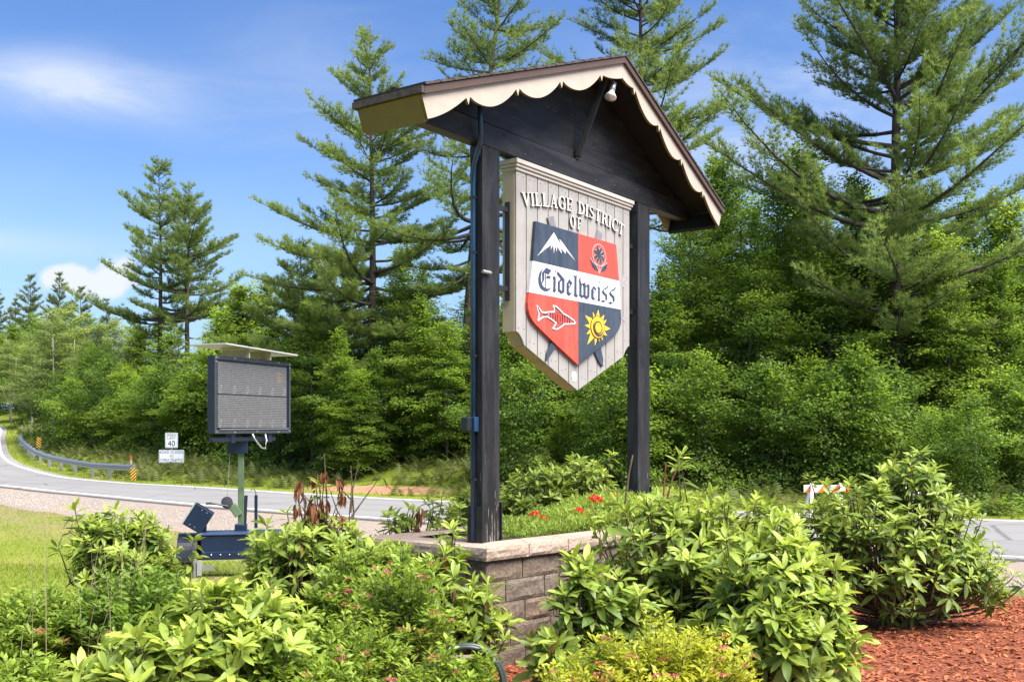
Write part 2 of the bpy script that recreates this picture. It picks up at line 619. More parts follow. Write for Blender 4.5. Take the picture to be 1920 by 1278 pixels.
gx = np.unique(np.concatenate([np.linspace(-170, -50, 41), np.linspace(-50, -8, 85), np.linspace(-8, 8, 81), np.linspace(8, 45, 60), np.linspace(45, 170, 32)]))
gy = np.unique(np.concatenate([np.linspace(-14, 5, 14), np.linspace(5, 14, 46), np.linspace(14, 60, 80), np.linspace(60, 140, 61), np.linspace(140, 420, 36)]))
GX, GY = np.meshgrid(gx, gy)
GZ = ground_z(GX, GY)
nx_, ny_ = len(gx), len(gy)
ii = (np.arange(ny_ - 1)[:, None] * nx_ + np.arange(nx_ - 1)[None, :]).ravel()
gF = np.stack([ii, ii + 1, ii + 1 + nx_, ii + nx_], 1)
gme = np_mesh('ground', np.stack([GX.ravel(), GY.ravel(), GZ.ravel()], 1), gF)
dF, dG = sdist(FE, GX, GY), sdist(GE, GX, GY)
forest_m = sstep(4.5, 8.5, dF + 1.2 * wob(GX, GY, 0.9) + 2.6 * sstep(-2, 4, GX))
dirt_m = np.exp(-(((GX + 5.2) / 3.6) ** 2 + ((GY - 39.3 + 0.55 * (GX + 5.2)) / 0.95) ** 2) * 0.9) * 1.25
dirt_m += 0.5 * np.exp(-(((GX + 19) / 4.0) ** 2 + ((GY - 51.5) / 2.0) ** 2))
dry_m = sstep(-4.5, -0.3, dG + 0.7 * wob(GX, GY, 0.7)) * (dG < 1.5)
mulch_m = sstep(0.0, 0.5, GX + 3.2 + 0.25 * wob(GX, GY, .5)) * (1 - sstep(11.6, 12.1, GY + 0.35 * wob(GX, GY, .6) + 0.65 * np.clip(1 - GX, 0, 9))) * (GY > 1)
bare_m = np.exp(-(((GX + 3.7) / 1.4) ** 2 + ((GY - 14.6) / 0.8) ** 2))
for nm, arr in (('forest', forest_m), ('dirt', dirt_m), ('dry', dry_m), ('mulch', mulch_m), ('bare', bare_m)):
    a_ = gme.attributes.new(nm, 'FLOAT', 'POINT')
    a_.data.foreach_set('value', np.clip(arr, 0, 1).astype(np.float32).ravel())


def ground_material():
    k = NT('ground_cover')
    v = k.coord('Object')

    def A(n):
        return k.n('ShaderNodeAttribute', attribute_name=n).outputs['Fac']
    fine = k.noise(v, 9.0, 8, 0.7)
    big = k.noise(v, 0.45, 5, 0.6)
    lawn = k.ramp(fine, [(0.25, (0.085, 0.125, 0.012)), (0.5, (0.130, 0.170, 0.018)), (0.75, (0.180, 0.210, 0.030))])
    lawn2 = k.ramp(fine, [(0.25, (0.12, 0.135, 0.022)), (0.75, (0.24, 0.235, 0.055))])
    c = k.mix(k.rng(big, 0.45, 0.68), lawn, lawn2)
    dry = k.ramp(fine, [(0.3, (0.13, 0.11, 0.045)), (0.7, (0.26, 0.21, 0.125))])
    c = k.mix(k.math('MULTIPLY', A('dry'), k.rng(k.noise(v, 1.3, 5), 0.3, 0.6)), c, dry)
    c = k.mix(A('bare'), c, k.ramp(fine, [(0.3, (0.14, 0.10, 0.055)), (0.7, (0.30, 0.23, 0.13))]))
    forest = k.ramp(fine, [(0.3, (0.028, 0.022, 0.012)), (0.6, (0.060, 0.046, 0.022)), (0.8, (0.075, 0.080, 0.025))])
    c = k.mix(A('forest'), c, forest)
    dirt = k.ramp(k.noise(v, 5.0, 8, 0.7), [(0.3, (0.21, 0.105, 0.06)), (0.55, (0.34, 0.185, 0.11)), (0.8, (0.46, 0.30, 0.19))])
    c = k.mix(k.rng(k.math('ADD', A('dirt'), k.math('MULTIPLY', k.math('SUBTRACT', k.noise(v, 1.6, 6), 0.5), 1.1)), 0.40, 0.60), c, dirt)
    mul = k.ramp(k.noise(v, 40.0, 6, 0.7), [(0.3, (0.085, 0.026, 0.015)), (0.55, (0.19, 0.062, 0.035)), (0.8, (0.28, 0.11, 0.062))])
    c = k.mix(A('mulch'), c, mul)
    k.bump(fine, 0.6, 0.04)
    return k.set(c, 0.95, 0.0, 0.1)


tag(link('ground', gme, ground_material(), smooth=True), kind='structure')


def ribbon(name, A, B, mat, dz, cross=6, parent=None, trim=(0, None)):
    A, B = A[trim[0]:trim[1]], B[trim[0]:trim[1]]
    n = len(A)
    T = np.linspace(0, 1, cross)
    P = A[:, None, :] * (1 - T)[None, :, None] + B[:, None, :] * T[None, :, None]
    Z = base_z(P[..., 1]) + dz
    V = np.concatenate([P, Z[..., None]], 2).reshape(-1, 3)
    i = (np.arange(n - 1)[:, None] * cross + np.arange(cross - 1)[None, :]).ravel()
    Fq = np.stack([i, i + cross, i + cross + 1, i + 1], 1)[:, ::-1]
    me = np_mesh(name, V, Fq)
    at_ = me.attributes.new('across', 'FLOAT', 'POINT')
    at_.data.foreach_set('value', np.tile(T, n).astype(np.float32))
    return link(name, me, mat, parent, smooth=True)


def asphalt():
    k = NT('worn_asphalt')
    v = k.coord('Object')
    n = k.noise(v, 55, 4, 0.7)
    b = k.noise(k.coord('Object', (0.5, 0.9, 1)), 0.8, 6, 0.6)
    c = k.ramp(n, [(0.3, (0.150, 0.148, 0.149)), (0.7, (0.220, 0.216, 0.215))])
    c = k.mix(k.rng(b, 0.40, 0.7), c, (0.170, 0.168, 0.169))
    vor = k.n('ShaderNodeTexVoronoi', feature='DISTANCE_TO_EDGE')
    vor.inputs['Scale'].default_value = 0.22
    wv = k.n('ShaderNodeMix', data_type='RGBA')
    wv.inputs[0].default_value = 0.10
    k.l(v, wv.inputs[6])
    nz = k.n('ShaderNodeTexNoise')
    nz.inputs['Scale'].default_value = 0.7
    nz.inputs['Detail'].default_value = 5
    k.l(v, nz.inputs['Vector'])
    k.l(nz.outputs['Color'], wv.inputs[7])
    k.l(wv.outputs[2], vor.inputs['Vector'])
    pt = k.noise(k.coord('Object', (0.16, 0.30, 1)), 1.0, 3, 0.5)
    c = k.mix(k.math('MULTIPLY', k.rng(pt, 0.56, 0.60), 0.35), c, (0.15, 0.148, 0.15))
    ac = k.n('ShaderNodeAttribute', attribute_name='across').outputs['Fac']
    wv_ = k.math('SINE', k.math('MULTIPLY', k.math('SUBTRACT', ac, 0.03), 25.13))
    c = k.mix(k.math('MULTIPLY', k.rng(k.math('ADD', wv_, k.math('MULTIPLY', k.noise(k.coord('Object', (0.4, 0.4, 1)), 1.0, 4), 1.2)), 0.7, 1.7), 0.30), c, (0.125, 0.123, 0.125))
    sand = k.math('MAXIMUM', k.rng(ac, 0.055, 0.0), k.rng(ac, 0.955, 1.0))
    c = k.mix(k.math('MULTIPLY', sand, k.rng(k.noise(v, 2.2, 6, 0.7), 0.40, 0.62)), c, (0.25, 0.205, 0.17))
    crack = k.rng(vor.outputs['Distance'], 0.0, 0.010, 1.0, 0.0)
    c = k.mix(k.math('MULTIPLY', crack, 0.75), c, (0.06, 0.058, 0.058))
    k.bump(n, 0.3, 0.01)
    return k.set(c, 0.85, 0.0, 0.25)


def gravel_mat():
    k = NT('pinkish_gravel')
    v = k.coord('Object')
    vo = k.n('ShaderNodeTexVoronoi')
    vo.inputs['Scale'].default_value = 26
    k.l(v, vo.inputs['Vector'])
    n = k.noise(v, 0.7, 6, 0.65)
    c = k.ramp(vo.outputs['Distance'], [(0.0, (0.275, 0.23, 0.205)), (0.45, (0.235, 0.193, 0.168)), (0.8, (0.12, 0.095, 0.08))])
    c = k.mix(0.35, c, k.ramp(k.noise(v, 60, 3), [(0.3, (0.165, 0.137, 0.12)), (0.7, (0.33, 0.29, 0.268))]))
    c = k.mix(k.math('MULTIPLY', k.rng(n, 0.47, 0.70), 0.75), c, (0.29, 0.20, 0.135))
    k.bump(vo.outputs['Distance'], 0.6, 0.02)
    return k.set(c, 0.95, 0.0, 0.15)


ASPH, GRAV = asphalt(), gravel_mat()
MARK = plain('white_road_paint', (0.58, 0.58, 0.58), 0.7, 0, 0.2, 3.0)
tag(ribbon('road', NE, FE, ASPH, 0.0, 41), kind='structure')
# the old pavement edge: a low dark broken lip where asphalt ends above the shoulder
rs = np.random.default_rng(5)
tn = np.gradient(NE, axis=0)
tn /= np.linalg.norm(tn, axis=1)[:, None]
nn = np.stack([tn[:, 1], -tn[:, 0]], 1)
lipw = 0.10 + 0.10 * rs.random(len(NE))[:, None]
lip = np.concatenate([
    np.concatenate([NE, (base_z(NE[:, 1]) - 0.001)[:, None]], 1)[:, None],
    np.concatenate([NE + nn * lipw, (base_z((NE + nn * lipw)[:, 1]) - 0.075)[:, None]], 1)[:, None]], 1).reshape(-1, 3)
i_ = np.arange(len(NE) - 1) * 2
tag(link('road_edge', np_mesh('road_edge', lip, np.stack([i_, i_ + 1, i_ + 3, i_ + 2], 1)), plain('dark_broken_asphalt', (0.055, 0.052, 0.05), 0.95, 0, 0.5, 9, 0.6)), kind='structure')
tag(ribbon('gravel_shoulder', GE, NE + nn * 0.05, GRAV, -0.045, 24), kind='structure')
to = NE + (FE - NE) / np.linalg.norm(FE - NE, axis=1)[:, None] * 0.28
to2 = NE + (FE - NE) / np.linalg.norm(FE - NE, axis=1)[:, None] * 0.46
tag(ribbon('edge_line', to, to2, MARK, 0.006, 2), kind='structure')
tf = FE - (FE - NE) / np.linalg.norm(FE - NE, axis=1)[:, None] * 0.55
tf2 = FE - (FE - NE) / np.linalg.norm(FE - NE, axis=1)[:, None] * 0.37
tag(ribbon('edge_line', tf, tf2, MARK, 0.006, 2), kind='structure')

# ------------------------------------------------------------------ village sign
SIGN = (0.539, 8.40)
SIGN_RZ = R(90 - 35.6)
sign = empty('village_sign', (SIGN[0], SIGN[1], 0), SIGN_RZ,
             'black timber gateway sign with scalloped roof and painted heraldic panel standing in a stone planter', 'sign')
BED_Z = 0.86


def S(px, py, b=0.0):
    """(across, height) on the sign face, b metres in front of the beam plane"""
    sx, cz = math.sin(R(35.6)), math.cos(R(35.6))
    p = (px - 960) / F_PX
    X0, Z0 = SIGN[0] + cz * b, SIGN[1] - sx * b
    a = (p * Z0 - X0) / (sx - cz * p)
    return (a, (798 - py) * (Z0 + cz * a) / F_PX + EYE)


BEAM0, BEAM1 = 2.040 + EYE, 2.208 + EYE
for cx, w in ((-1.187, 0.212), (1.167, 0.228)):
    m = MB().box(cx - w / 2, cx + w / 2, 0.0, 0.115, BED_Z - 0.10, BEAM0 - 0.001)
    post = m.build('post', M['black_z'], sign, bevel=0.006)
    for s in (-1, 1):
        x0 = cx + s * (w / 2 + 0.004)
        mb = MB().box(min(x0, x0 + s * 0.014), max(x0, x0 + s * 0.014), -0.012, 0.127, BED_Z - 0.05, 1.125 + 0.01 * s)
        mb.build('steel_bracket', M['bracket'], post, bevel=0.003)
        for zz in (0.93, 1.05):
            Mx = Matrix.Translation((x0 + s * 0.014, 0.057, zz)) @ Matrix.Rotation(R(90), 4, 'Y')
            MB().lathe([(0.011, -0.006), (0.011, 0.008), (0.006, 0.011)], 8, Mx).build('bolt', M['iron'], post)
    # angle cleats under the beam
    for s in (-1, 1):
        x0 = cx + s * (w / 2 + 0.003)
        MB().box(min(x0, x0 + s * 0.010), max(x0, x0 + s * 0.010), 0.012, 0.105, BEAM0 - 0.085, BEAM0 - 0.002).build('beam_cleat', M['iron'], post)
MB().box(-2.20, 2.20, 0.0, 0.105, BEAM0, BEAM1).build('beam', M['black_x'], sign, bevel=0.006)

# roof geometry
RIDGE_A, RIDGE_Z = 0.20, 3.045 + EYE
EL_A, EL_Z = -2.335, 2.117 + EYE
ER_A, ER_Z = 2.165, 2.140 + EYE
RB0, RB1 = -0.32, 0.235           # local y of barge front and back
sl_l = (RIDGE_Z - EL_Z) / (RIDGE_A - EL_A)
sl_r = (RIDGE_Z - ER_Z) / (ER_A - RIDGE_A)


def roofz(a):
    return RIDGE_Z - (RIDGE_A - a) * sl_l if a < RIDGE_A else RIDGE_Z - (a - RIDGE_A) * sl_r


# pediment boards behind the barge, seam in the middle at the king post
for x0, x1 in ((-1.95, -0.012), (0.012, 1.82)):
    xs = [x0, x1]
    if x0 < RIDGE_A < x1:
        xs = [x0, RIDGE_A, x1]
    poly = [(x0, BEAM1 + 0.012), (x1, BEAM1 + 0.012)] + [(x, max(roofz(x) - 0.055, BEAM1 + 0.014)) for x in reversed(xs)]
    MB().prism(poly, 0.022, 0.062).build('gable_board', M['black_x'], sign)
    MB().box(x0 - (0.25 if x0 < -1 else 0), x1 + (0.3 if x0 > 0 else 0), 0.030, 0.070, BEAM1, BEAM1 + 0.0115).build('gable_seam', M['bracket'], sign)
MB().box(-0.0115, 0.0115, 0.020, 0.072, BEAM1 + 0.002, roofz(0) - 0.06).build('king_post', M['black_z'], sign)
MB().bar((0.0, -0.005, BEAM1 + 0.02), (0.10, -0.235, roofz(0.10) - 0.09), 0.042, 0.05).build('brace', M['black_z'], sign, bevel=0.004)

roof = empty('roof', (0, 0, 0))
roof.parent = sign
T_DECK = 0.028
for a0, a1 in ((EL_A, RIDGE_A), (RIDGE_A, ER_A)):
    z0, z1 = roofz(a0 + 1e-6), roofz(a1 - 1e-6)
    MB().prism([(a0, z0 - T_DECK - 0.004), (a1, z1 - T_DECK - 0.004), (a1, z1 - 0.004), (a0, z0 - 0.004)], RB0 + 0.02, RB1 - 0.02).build('roof_deck', M['black_soffit'], roof)
    # shingle edge course: three thin stepped layers
    L = math.hypot(a1 - a0, z1 - z0)
    ux, uz = (a1 - a0) / L, (z1 - z0) / L
    nxv, nzv = -uz, ux
    down = a0 == EL_A
    n = int(L / 0.14)
    sh = MB()
    for i in range(n):
        t0, t1 = i * L / n, (i + 1) * L / n + 0.03
        t1 = min(t1, L)
        lo, hi = (0.010, 0.002) if down else (0.002, 0.010)
        b0 = 0.0035
        p = [(a0 + ux * t0 + nxv * b0, z0 + uz * t0 + nzv * b0), (a0 + ux * t1 + nxv * b0, z0 + uz * t1 + nzv * b0),
             (a0 + ux * t1 + nxv * (b0 + 0.008 + hi), z0 + uz * t1 + nzv * (b0 + 0.008 + hi)), (a0 + ux * t0 + nxv * (b0 + 0.008 + lo), z0 + uz * t0 + nzv * (b0 + 0.008 + lo))]
        rr = random.Random(i * 7 + int(down))
        yb = RB0 - 0.035
        while yb < RB1 + 0.03:
            w = rr.uniform(0.12, 0.26)
            ye = min(yb + w, RB1 + 0.035)
            sh.prism(p, yb + 0.0015, ye - 0.0015)
            yb = ye
    o = sh.build('shingle_courses', M['shingle'], roof)
    o['kind'] = 'stuff'
    # rake drip board (brown) above the barge
    for y0, y1 in ((RB0 - 0.024, RB0 + 0.004), (RB1 - 0.004, RB1 + 0.024)):
        q = [(a0, z0 - 0.050), (a1, z1 - 0.050), (a1, z1 - 0.001), (a0, z0 - 0.001)]
        MB().prism(q, y0, y1).build('rake_trim', M['roof_edge'], roof)


def barge_columns(cusps, end_a, to_a):
    """(a, depth) columns of a scalloped board from the eave end up to the ridge"""
    s = 1 if to_a > end_a else -1
    col = [(end_a, 0.060), (end_a + 0.055 * s, 0.212)]
    kn = [end_a] + cusps + [to_a]
    tooth = 0.020
    for i in range(len(kn) - 1):
        k0 = kn[i] + (tooth * s if i else 0.055 * s)
        last = i == len(kn) - 2
        k1 = kn[i + 1] - (0 if last else tooth * s)
        for t in np.linspace(0, 1, 13):
            if i == 0:
                d = 0.212 - 0.092 * t ** 2.0
                if t == 0:
                    continue
            elif last:
                d = 0.122 + 0.052 * math.sin(t * math.pi / 2) ** 0.8
            else:
                d = 0.118 + 0.092 * math.sin(math.pi * t) ** 0.8
            col.append((k0 + (k1 - k0) * t, d))
        if not last:
            col.append((kn[i + 1] + 0.004 * s, 0.168))
    return col


for yf in (RB0, RB1 - 0.022):
    for al, e, t in (([-1.869, -1.302, -0.732, -0.142], EL_A, RIDGE_A - 0.001), ([1.745, 1.292, 0.850, 0.400], ER_A, RIDGE_A + 0.001)):
        col = barge_columns(al, e, t)
        if e > t:
            col = col[::-1]
        vs_, fs_, mi_ = [], [], []
        for ca, cd_ in col:
            ca2 = min(ca, RIDGE_A - 0.001) if e < t else max(ca, RIDGE_A + 0.001)
            zr_ = roofz(ca2)
            vs_ += [(ca, yf, zr_ - 0.0515), (ca, yf, zr_ - cd_), (ca, yf + 0.022, zr_ - 0.0515), (ca, yf + 0.022, zr_ - cd_)]
        for i in range(len(col) - 1):
            p, q = 4 * i, 4 * i + 4
            for f_, mt_ in (((p, p + 1, q + 1, q), 0), ((p + 2, q + 2, q + 3, p + 3), 0), ((p, q, q + 2, p + 2), 1), ((p + 1, p + 3, q + 3, q + 1), 1)):
                fs_.append(f_)
                mi_.append(mt_)
        k = 4 * (len(col) - 1)
        fs_ += [(0, 2, 3, 1), (k, k + 1, k + 3, k + 2)]
        mi_ += [1, 1]
        me = bpy.data.meshes.new('barge_board')
        me.from_pydata(vs_, [], fs_)
        me.materials.append(M['beige_x'])
        me.materials.append(M['mustard'])
        me.polygons.foreach_set('material_index', mi_)
        me.update()
        link('barge_board', me, None, roof)
# eave fascia (the mustard end boards)
for a, z, s in ((EL_A, EL_Z, 1), (ER_A, ER_Z, -1)):
    sl = sl_l if s > 0 else sl_r
    th = math.atan(sl)
    c_, s_ = math.cos(th), math.sin(th)
    q = [(a - 0.004 * s, z - 0.0515), (a + 0.028 * s, z - 0.0515 + 0.028 * sl), (a + s * (0.028 + 0.165 * s_), z - 0.0515 + 0.028 * sl - 0.160 * c_), (a + s * (-0.004 + 0.165 * s_), z - 0.0515 - 0.170 * c_)]
    me = MB().prism(q, RB0 + 0.0225, RB1 - 0.0225).mesh('fascia')
    me.materials.append(M['mustard'])
    me.materials.append(M['black_soffit'])
    me.polygons.foreach_set('material_index', [1 if p_.normal.x * s > 0.5 else 0 for p_ in me.polygons])
    link('fascia', me, None, roof)
    MB().box(min(a - 0.03 * s, a + 0.02 * s), max(a - 0.03 * s, a + 0.02 * s), RB0 - 0.022, RB1 + 0.022, z - 0.049, z - 0.006).build('drip_edge', M['shingle'], roof)

# conduit, its cable and the outlet box on the side of one post
PX = -1.187 - 0.106
cd = MB().tube([(PX - 0.020, 0.070, BED_Z - 0.03), (PX - 0.020, 0.070, 3.45), (PX - 0.020, 0.060, 3.60), (PX - 0.05, -0.01, 3.72), (PX - 0.085, -0.05, 3.80), (PX - 0.105, -0.058, 3.90), (PX - 0.10, -0.055, 4.03)], 0.018, 10)
cd.build('conduit', M['steel_blue'], sign, smooth=True)
MB().tube([(PX - 0.10, -0.055, 4.02), (PX - 0.098, -0.04, 4.06), (PX - 0.09, 0.01, 4.10)], 0.007, 8).build('cable', M['bracket'], sign, smooth=True)
MB().box(PX - 0.055, PX - 0.001, 0.030, 0.110, 1.655, 1.765).build('outlet_box', M['steel_blue'], sign, bevel=0.006)
MB().box(PX - 0.115, PX - 0.056, 0.050, 0.112, 1.66, 1.76).build('outlet_cover', M['bracket'], sign, bevel=0.006)
for zz in (1.30, 2.20, 2.95, 3.35):
    MB().box(PX - 0.036, PX, 0.050, 0.092, zz, zz + 0.018).build('conduit_strap', M['iron'], sign)
# photo eye on the post front corner
Mx = Matrix.Translation((PX + 0.03, -0.018, 2.815)) @ Matrix.Rotation(R(90), 4, 'Y')
MB().lathe([(0.012, -0.05), (0.014, -0.045), (0.014, 0.03), (0.009, 0.05)], 12, Mx).build('sensor', plain('sensor_plastic', (0.24, 0.23, 0.21), 0.5), sign)

# ---- hanging panel
panel = empty('sign_panel', (0, 0, 0))
panel.parent = sign
PA = 0.884
z_sh, z_in, z_tip = 0.715 + EYE, 0.619 + EYE, 0.292 + EYE
ztop = 2.020 + EYE


def low_edge(a):
    x = abs(a)
    if x >= 0.775:
        t = (x - 0.775) / (PA - 0.775)
        return z_in + (z_sh - z_in) * math.sin(min(1, t) * math.pi / 2) ** 0.8
    return z_tip + (z_in - z_tip) * x / 0.775


seams = [-PA, -0.745, -0.592, -0.440, -0.289, -0.137, 0.014, 0.164, 0.313, 0.463, 0.613, 0.764, PA]
for i in range(len(seams) - 1):
    x0, x1 = seams[i] + 0.0055, seams[i + 1] - 0.0055
    xs = sorted(set([x0, x1] + [x for x in (0.0, -0.775, 0.775) if x0 < x < x1] + list(np.linspace(x0, x1, 7))))
    poly = [(x, low_edge(x)) for x in xs] + [(x1, ztop - 0.05), (x0, ztop - 0.05)]
    me = MB().prism(poly, -0.006, 0.018).mesh('plank')
    link('plank', me, M['panel_grey'], panel, bevel=0.0025)
xs = list(np.linspace(-PA + 0.001, PA - 0.001, 61)) + [0.0, -0.775, 0.775]
xs = sorted(xs)
poly = [(x, low_edge(x) + 0.001) for x in xs] + [(PA - 0.001, ztop - 0.05), (-PA + 0.001, ztop - 0.05)]
me = MB().prism(poly, 0.0115, 0.120).mesh('panel_box')
link('panel_box', me, M['panel_side'], panel)
MB().box(-PA - 0.030, PA + 0.030, -0.040, 0.150, ztop - 0.034, ztop).build('crown_moulding', M['crown_white'], panel, bevel=0.004)
MB().box(-PA - 0.022, PA + 0.022, -0.030, 0.142, ztop - 0.058, ztop - 0.0345).build('crown_moulding', M['crown_white'], panel, bevel=0.006)
MB().box(-PA - 0.010, PA + 0.010, -0.018, 0.132, ztop - 0.084, ztop - 0.0585).build('crown_moulding', M['crown_white'], panel, bevel=0.006)
# hanger straps between panel and posts
for s in (-1, 1):
    xa = s * (PA + 0.006)
    MB().box(min(xa, xa + s * 0.012), max(xa, xa + s * 0.012), 0.045, 0.085, 0.95 + EYE, 1.70 + EYE).build('hanger_plate', M['iron'], panel)
    for zz in (1.62, 1.02):
        x1 = s * 1.075
        MB().box(min(xa, x1), max(xa, x1), 0.050, 0.075, zz + EYE, zz + 0.035 + EYE).build('hanger_bar', M['iron'], panel)
# round weathered label near the point, flat grey marks painted beside the shield
poly = [(-0.055 + 0.036 * math.cos(t), 0.405 + EYE + 0.042 * math.sin(t)) for t in np.linspace(0, 2 * math.pi, 24, endpoint=False)]
MB().prism(poly, -0.0085, -0.0062).build('round_plaque', plain('plaque_white', (0.72, 0.71, 0.70), 0.6, 0, 0.15, 60), panel)
MARK_GREY = plain('flat_grey_mark', (0.30, 0.28, 0.30), 0.7, 0, 0.35, 25)
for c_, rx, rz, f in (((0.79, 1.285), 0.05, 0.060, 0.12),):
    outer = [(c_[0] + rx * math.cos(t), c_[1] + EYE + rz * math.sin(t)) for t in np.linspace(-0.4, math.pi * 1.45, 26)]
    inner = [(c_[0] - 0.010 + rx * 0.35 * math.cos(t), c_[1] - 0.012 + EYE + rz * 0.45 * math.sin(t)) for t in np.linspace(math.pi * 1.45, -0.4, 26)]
    MB().prism(outer + inner, -0.0075, -0.0062).build('grey_mark', MARK_GREY, panel)
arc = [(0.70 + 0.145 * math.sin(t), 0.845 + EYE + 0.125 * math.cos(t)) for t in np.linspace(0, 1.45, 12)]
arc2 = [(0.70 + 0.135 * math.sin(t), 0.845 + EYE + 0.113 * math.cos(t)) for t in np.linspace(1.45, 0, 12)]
MB().prism(arc + arc2, -0.0078, -0.0063).build('grey_mark', MARK_GREY, panel)

# ---- raised serif letters (strokes on a unit cap height)


def rect(x0, x1, y0, y1):
    return [(x0, y0), (x1, y0), (x1, y1), (x0, y1)]


def ring(cx, cy, rx, ry, t0, t1, wthick, wthin, n=18):
    o = []
    ts = np.linspace(R(t0), R(t1), n)
    for a, b in zip(ts[:-1], ts[1:]):
        o.append([(cx + rx * math.cos(a), cy + ry * math.sin(a)), (cx + rx * math.cos(b), cy + ry * math.sin(b)),
                  (cx + (rx - wthick) * math.cos(b), cy + (ry - wthin) * math.sin(b)), (cx + (rx - wthick) * math.cos(a), cy + (ry - wthin) * math.sin(a))])
    return o


SE = 0.065


def stem(x, w=0.15, serif=(1, 1)):
    o = [rect(x, x + w, 0.02, 0.98)]
    if serif[0]:
        o.append(rect(x - 0.08, x + w + 0.08, 0, SE))
    if serif[1]:
        o.append(rect(x - 0.08, x + w + 0.08, 1 - SE, 1))
    return o


def glyph(ch):
    if ch == 'I':
        return stem(0.08), 0.31
    if ch == 'L':
        return stem(0.08) + [rect(0.1, 0.60, 0, 0.075), [(0.53, 0), (0.62, 0), (0.66, 0.27), (0.62, 0.27)]], 0.68
    if ch == 'E':
        return stem(0.08) + [rect(0.1, 0.62, 0, 0.075), rect(0.1, 0.58, 0.925, 1), rect(0.2, 0.48, 0.475, 0.55), [(0.55, 0), (0.63, 0), (0.67, 0.26), (0.63, 0.26)], [(0.54, 1), (0.60, 1), (0.62, 0.76), (0.58, 0.76)], rect(0.455, 0.495, 0.38, 0.65)], 0.68
    if ch == 'F':
        return stem(0.08) + [rect(0.1, 0.60, 0.925, 1), rect(0.2, 0.48, 0.465, 0.54), [(0.56, 1), (0.62, 1), (0.64, 0.74), (0.60, 0.74)], rect(0.455, 0.495, 0.37, 0.64)], 0.64
    if ch == 'V':
        return [[(0.06, 0.98), (0.24, 0.98), (0.47, 0.16), (0.38, 0.0)], [(0.38, 0.0), (0.46, 0.0), (0.70, 0.98), (0.62, 0.98)], rect(0, 0.32, 1 - SE, 1), rect(0.54, 0.80, 1 - SE, 1)], 0.76
    if ch == 'A':
        return [[(0.10, 0.03), (0.17, 0.03), (0.42, 0.86), (0.38, 1.0)], [(0.36, 1.0), (0.44, 1.0), (0.72, 0.03), (0.54, 0.03)], rect(0, 0.27, 0, SE), rect(0.46, 0.80, 0, SE), rect(0.20, 0.58, 0.30, 0.365)], 0.78
    if ch == 'D':
        return stem(0.08) + ring(0.20, 0.5, 0.53, 0.5, -90, 90, 0.155, 0.07), 0.76
    if ch == 'O':
        return ring(0.39, 0.5, 0.39, 0.51, 0, 360, 0.15, 0.055, 32), 0.80
    if ch == 'C':
        return ring(0.42, 0.5, 0.42, 0.51, 48, 318, 0.155, 0.06, 26) + [rect(0.63, 0.70, 0.68, 0.98), [(0.66, 0.16), (0.73, 0.22), (0.70, 0.28), (0.63, 0.2)]], 0.75
    if ch == 'G':
        return ring(0.42, 0.5, 0.42, 0.51, 48, 318, 0.155, 0.06, 26) + [rect(0.63, 0.70, 0.68, 0.98), rect(0.58, 0.73, 0.06, 0.42), rect(0.50, 0.80, 0.40, 0.46)], 0.82
    if ch == 'T':
        return stem(0.27, 0.15, (1, 0)) + [rect(0.02, 0.67, 0.925, 1), [(0.0, 1), (0.06, 1), (0.07, 0.72), (0.03, 0.72)], [(0.63, 1), (0.69, 1), (0.66, 0.72), (0.62, 0.72)]], 0.70
    if ch == 'R':
        return stem(0.08) + ring(0.22, 0.74, 0.40, 0.26, -90, 90, 0.15, 0.07, 14) + [[(0.34, 0.50), (0.46, 0.52), (0.72, 0.0), (0.55, 0.0)], rect(0.54, 0.80, 0, SE)], 0.78
    if ch == 'S':
        pts = [(0.55, 0.78), (0.46, 0.94), (0.29, 0.965), (0.13, 0.86), (0.12, 0.70), (0.24, 0.58), (0.42, 0.46), (0.52, 0.34), (0.50, 0.16), (0.34, 0.045), (0.17, 0.07), (0.07, 0.24)]
        wd = [0.05, 0.06, 0.06, 0.09, 0.13, 0.16, 0.16, 0.14, 0.10, 0.065, 0.06, 0.05]
        o = []
        for i in range(len(pts) - 1):
            (x0, y0), (x1, y1) = pts[i], pts[i + 1]

            def nrm(j):
                a, b = pts[max(j - 1, 0)], pts[min(j + 1, len(pts) - 1)]
                d = math.hypot(b[0] - a[0], b[1] - a[1])
                return (-(b[1] - a[1]) / d * wd[j] / 2, (b[0] - a[0]) / d * wd[j] / 2)
            n0, n1 = nrm(i), nrm(i + 1)
            o.append([(x0 + n0[0], y0 + n0[1]), (x0 - n0[0], y0 - n0[1]), (x1 - n1[0], y1 - n1[1]), (x1 + n1[0], y1 + n1[1])])
        return o + [rect(0.52, 0.58, 0.70, 0.98), rect(0.04, 0.10, 0.02, 0.30)], 0.63
    return [], 0.30


LETTER_EDGE = plain('letter_side_shade', (0.17, 0.14, 0.11), 0.7, 0, 0.3, 30)  # shade on the letter sides, put into their colour as dark taupe


def put_letter(ch, cx, cz_, h, ang, sx=1.0):
    strokes, w = glyph(ch)
    mb = MB()
    ca, sa = math.cos(ang), math.sin(ang)
    for i, st in enumerate(strokes):
        poly = []
        for x, y in st:
            lx, ly = (x - w / 2) * h * sx, (y - 0.5) * h
            poly.append((cx + lx * ca - ly * sa, cz_ + lx * sa + ly * ca))
        mb.prism(poly, -0.021 - 0.0002 * (i % 12), -0.0062)
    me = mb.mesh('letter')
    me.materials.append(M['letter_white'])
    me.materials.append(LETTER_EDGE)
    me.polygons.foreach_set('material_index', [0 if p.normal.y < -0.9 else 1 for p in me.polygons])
    return link('letter', me, None, panel)


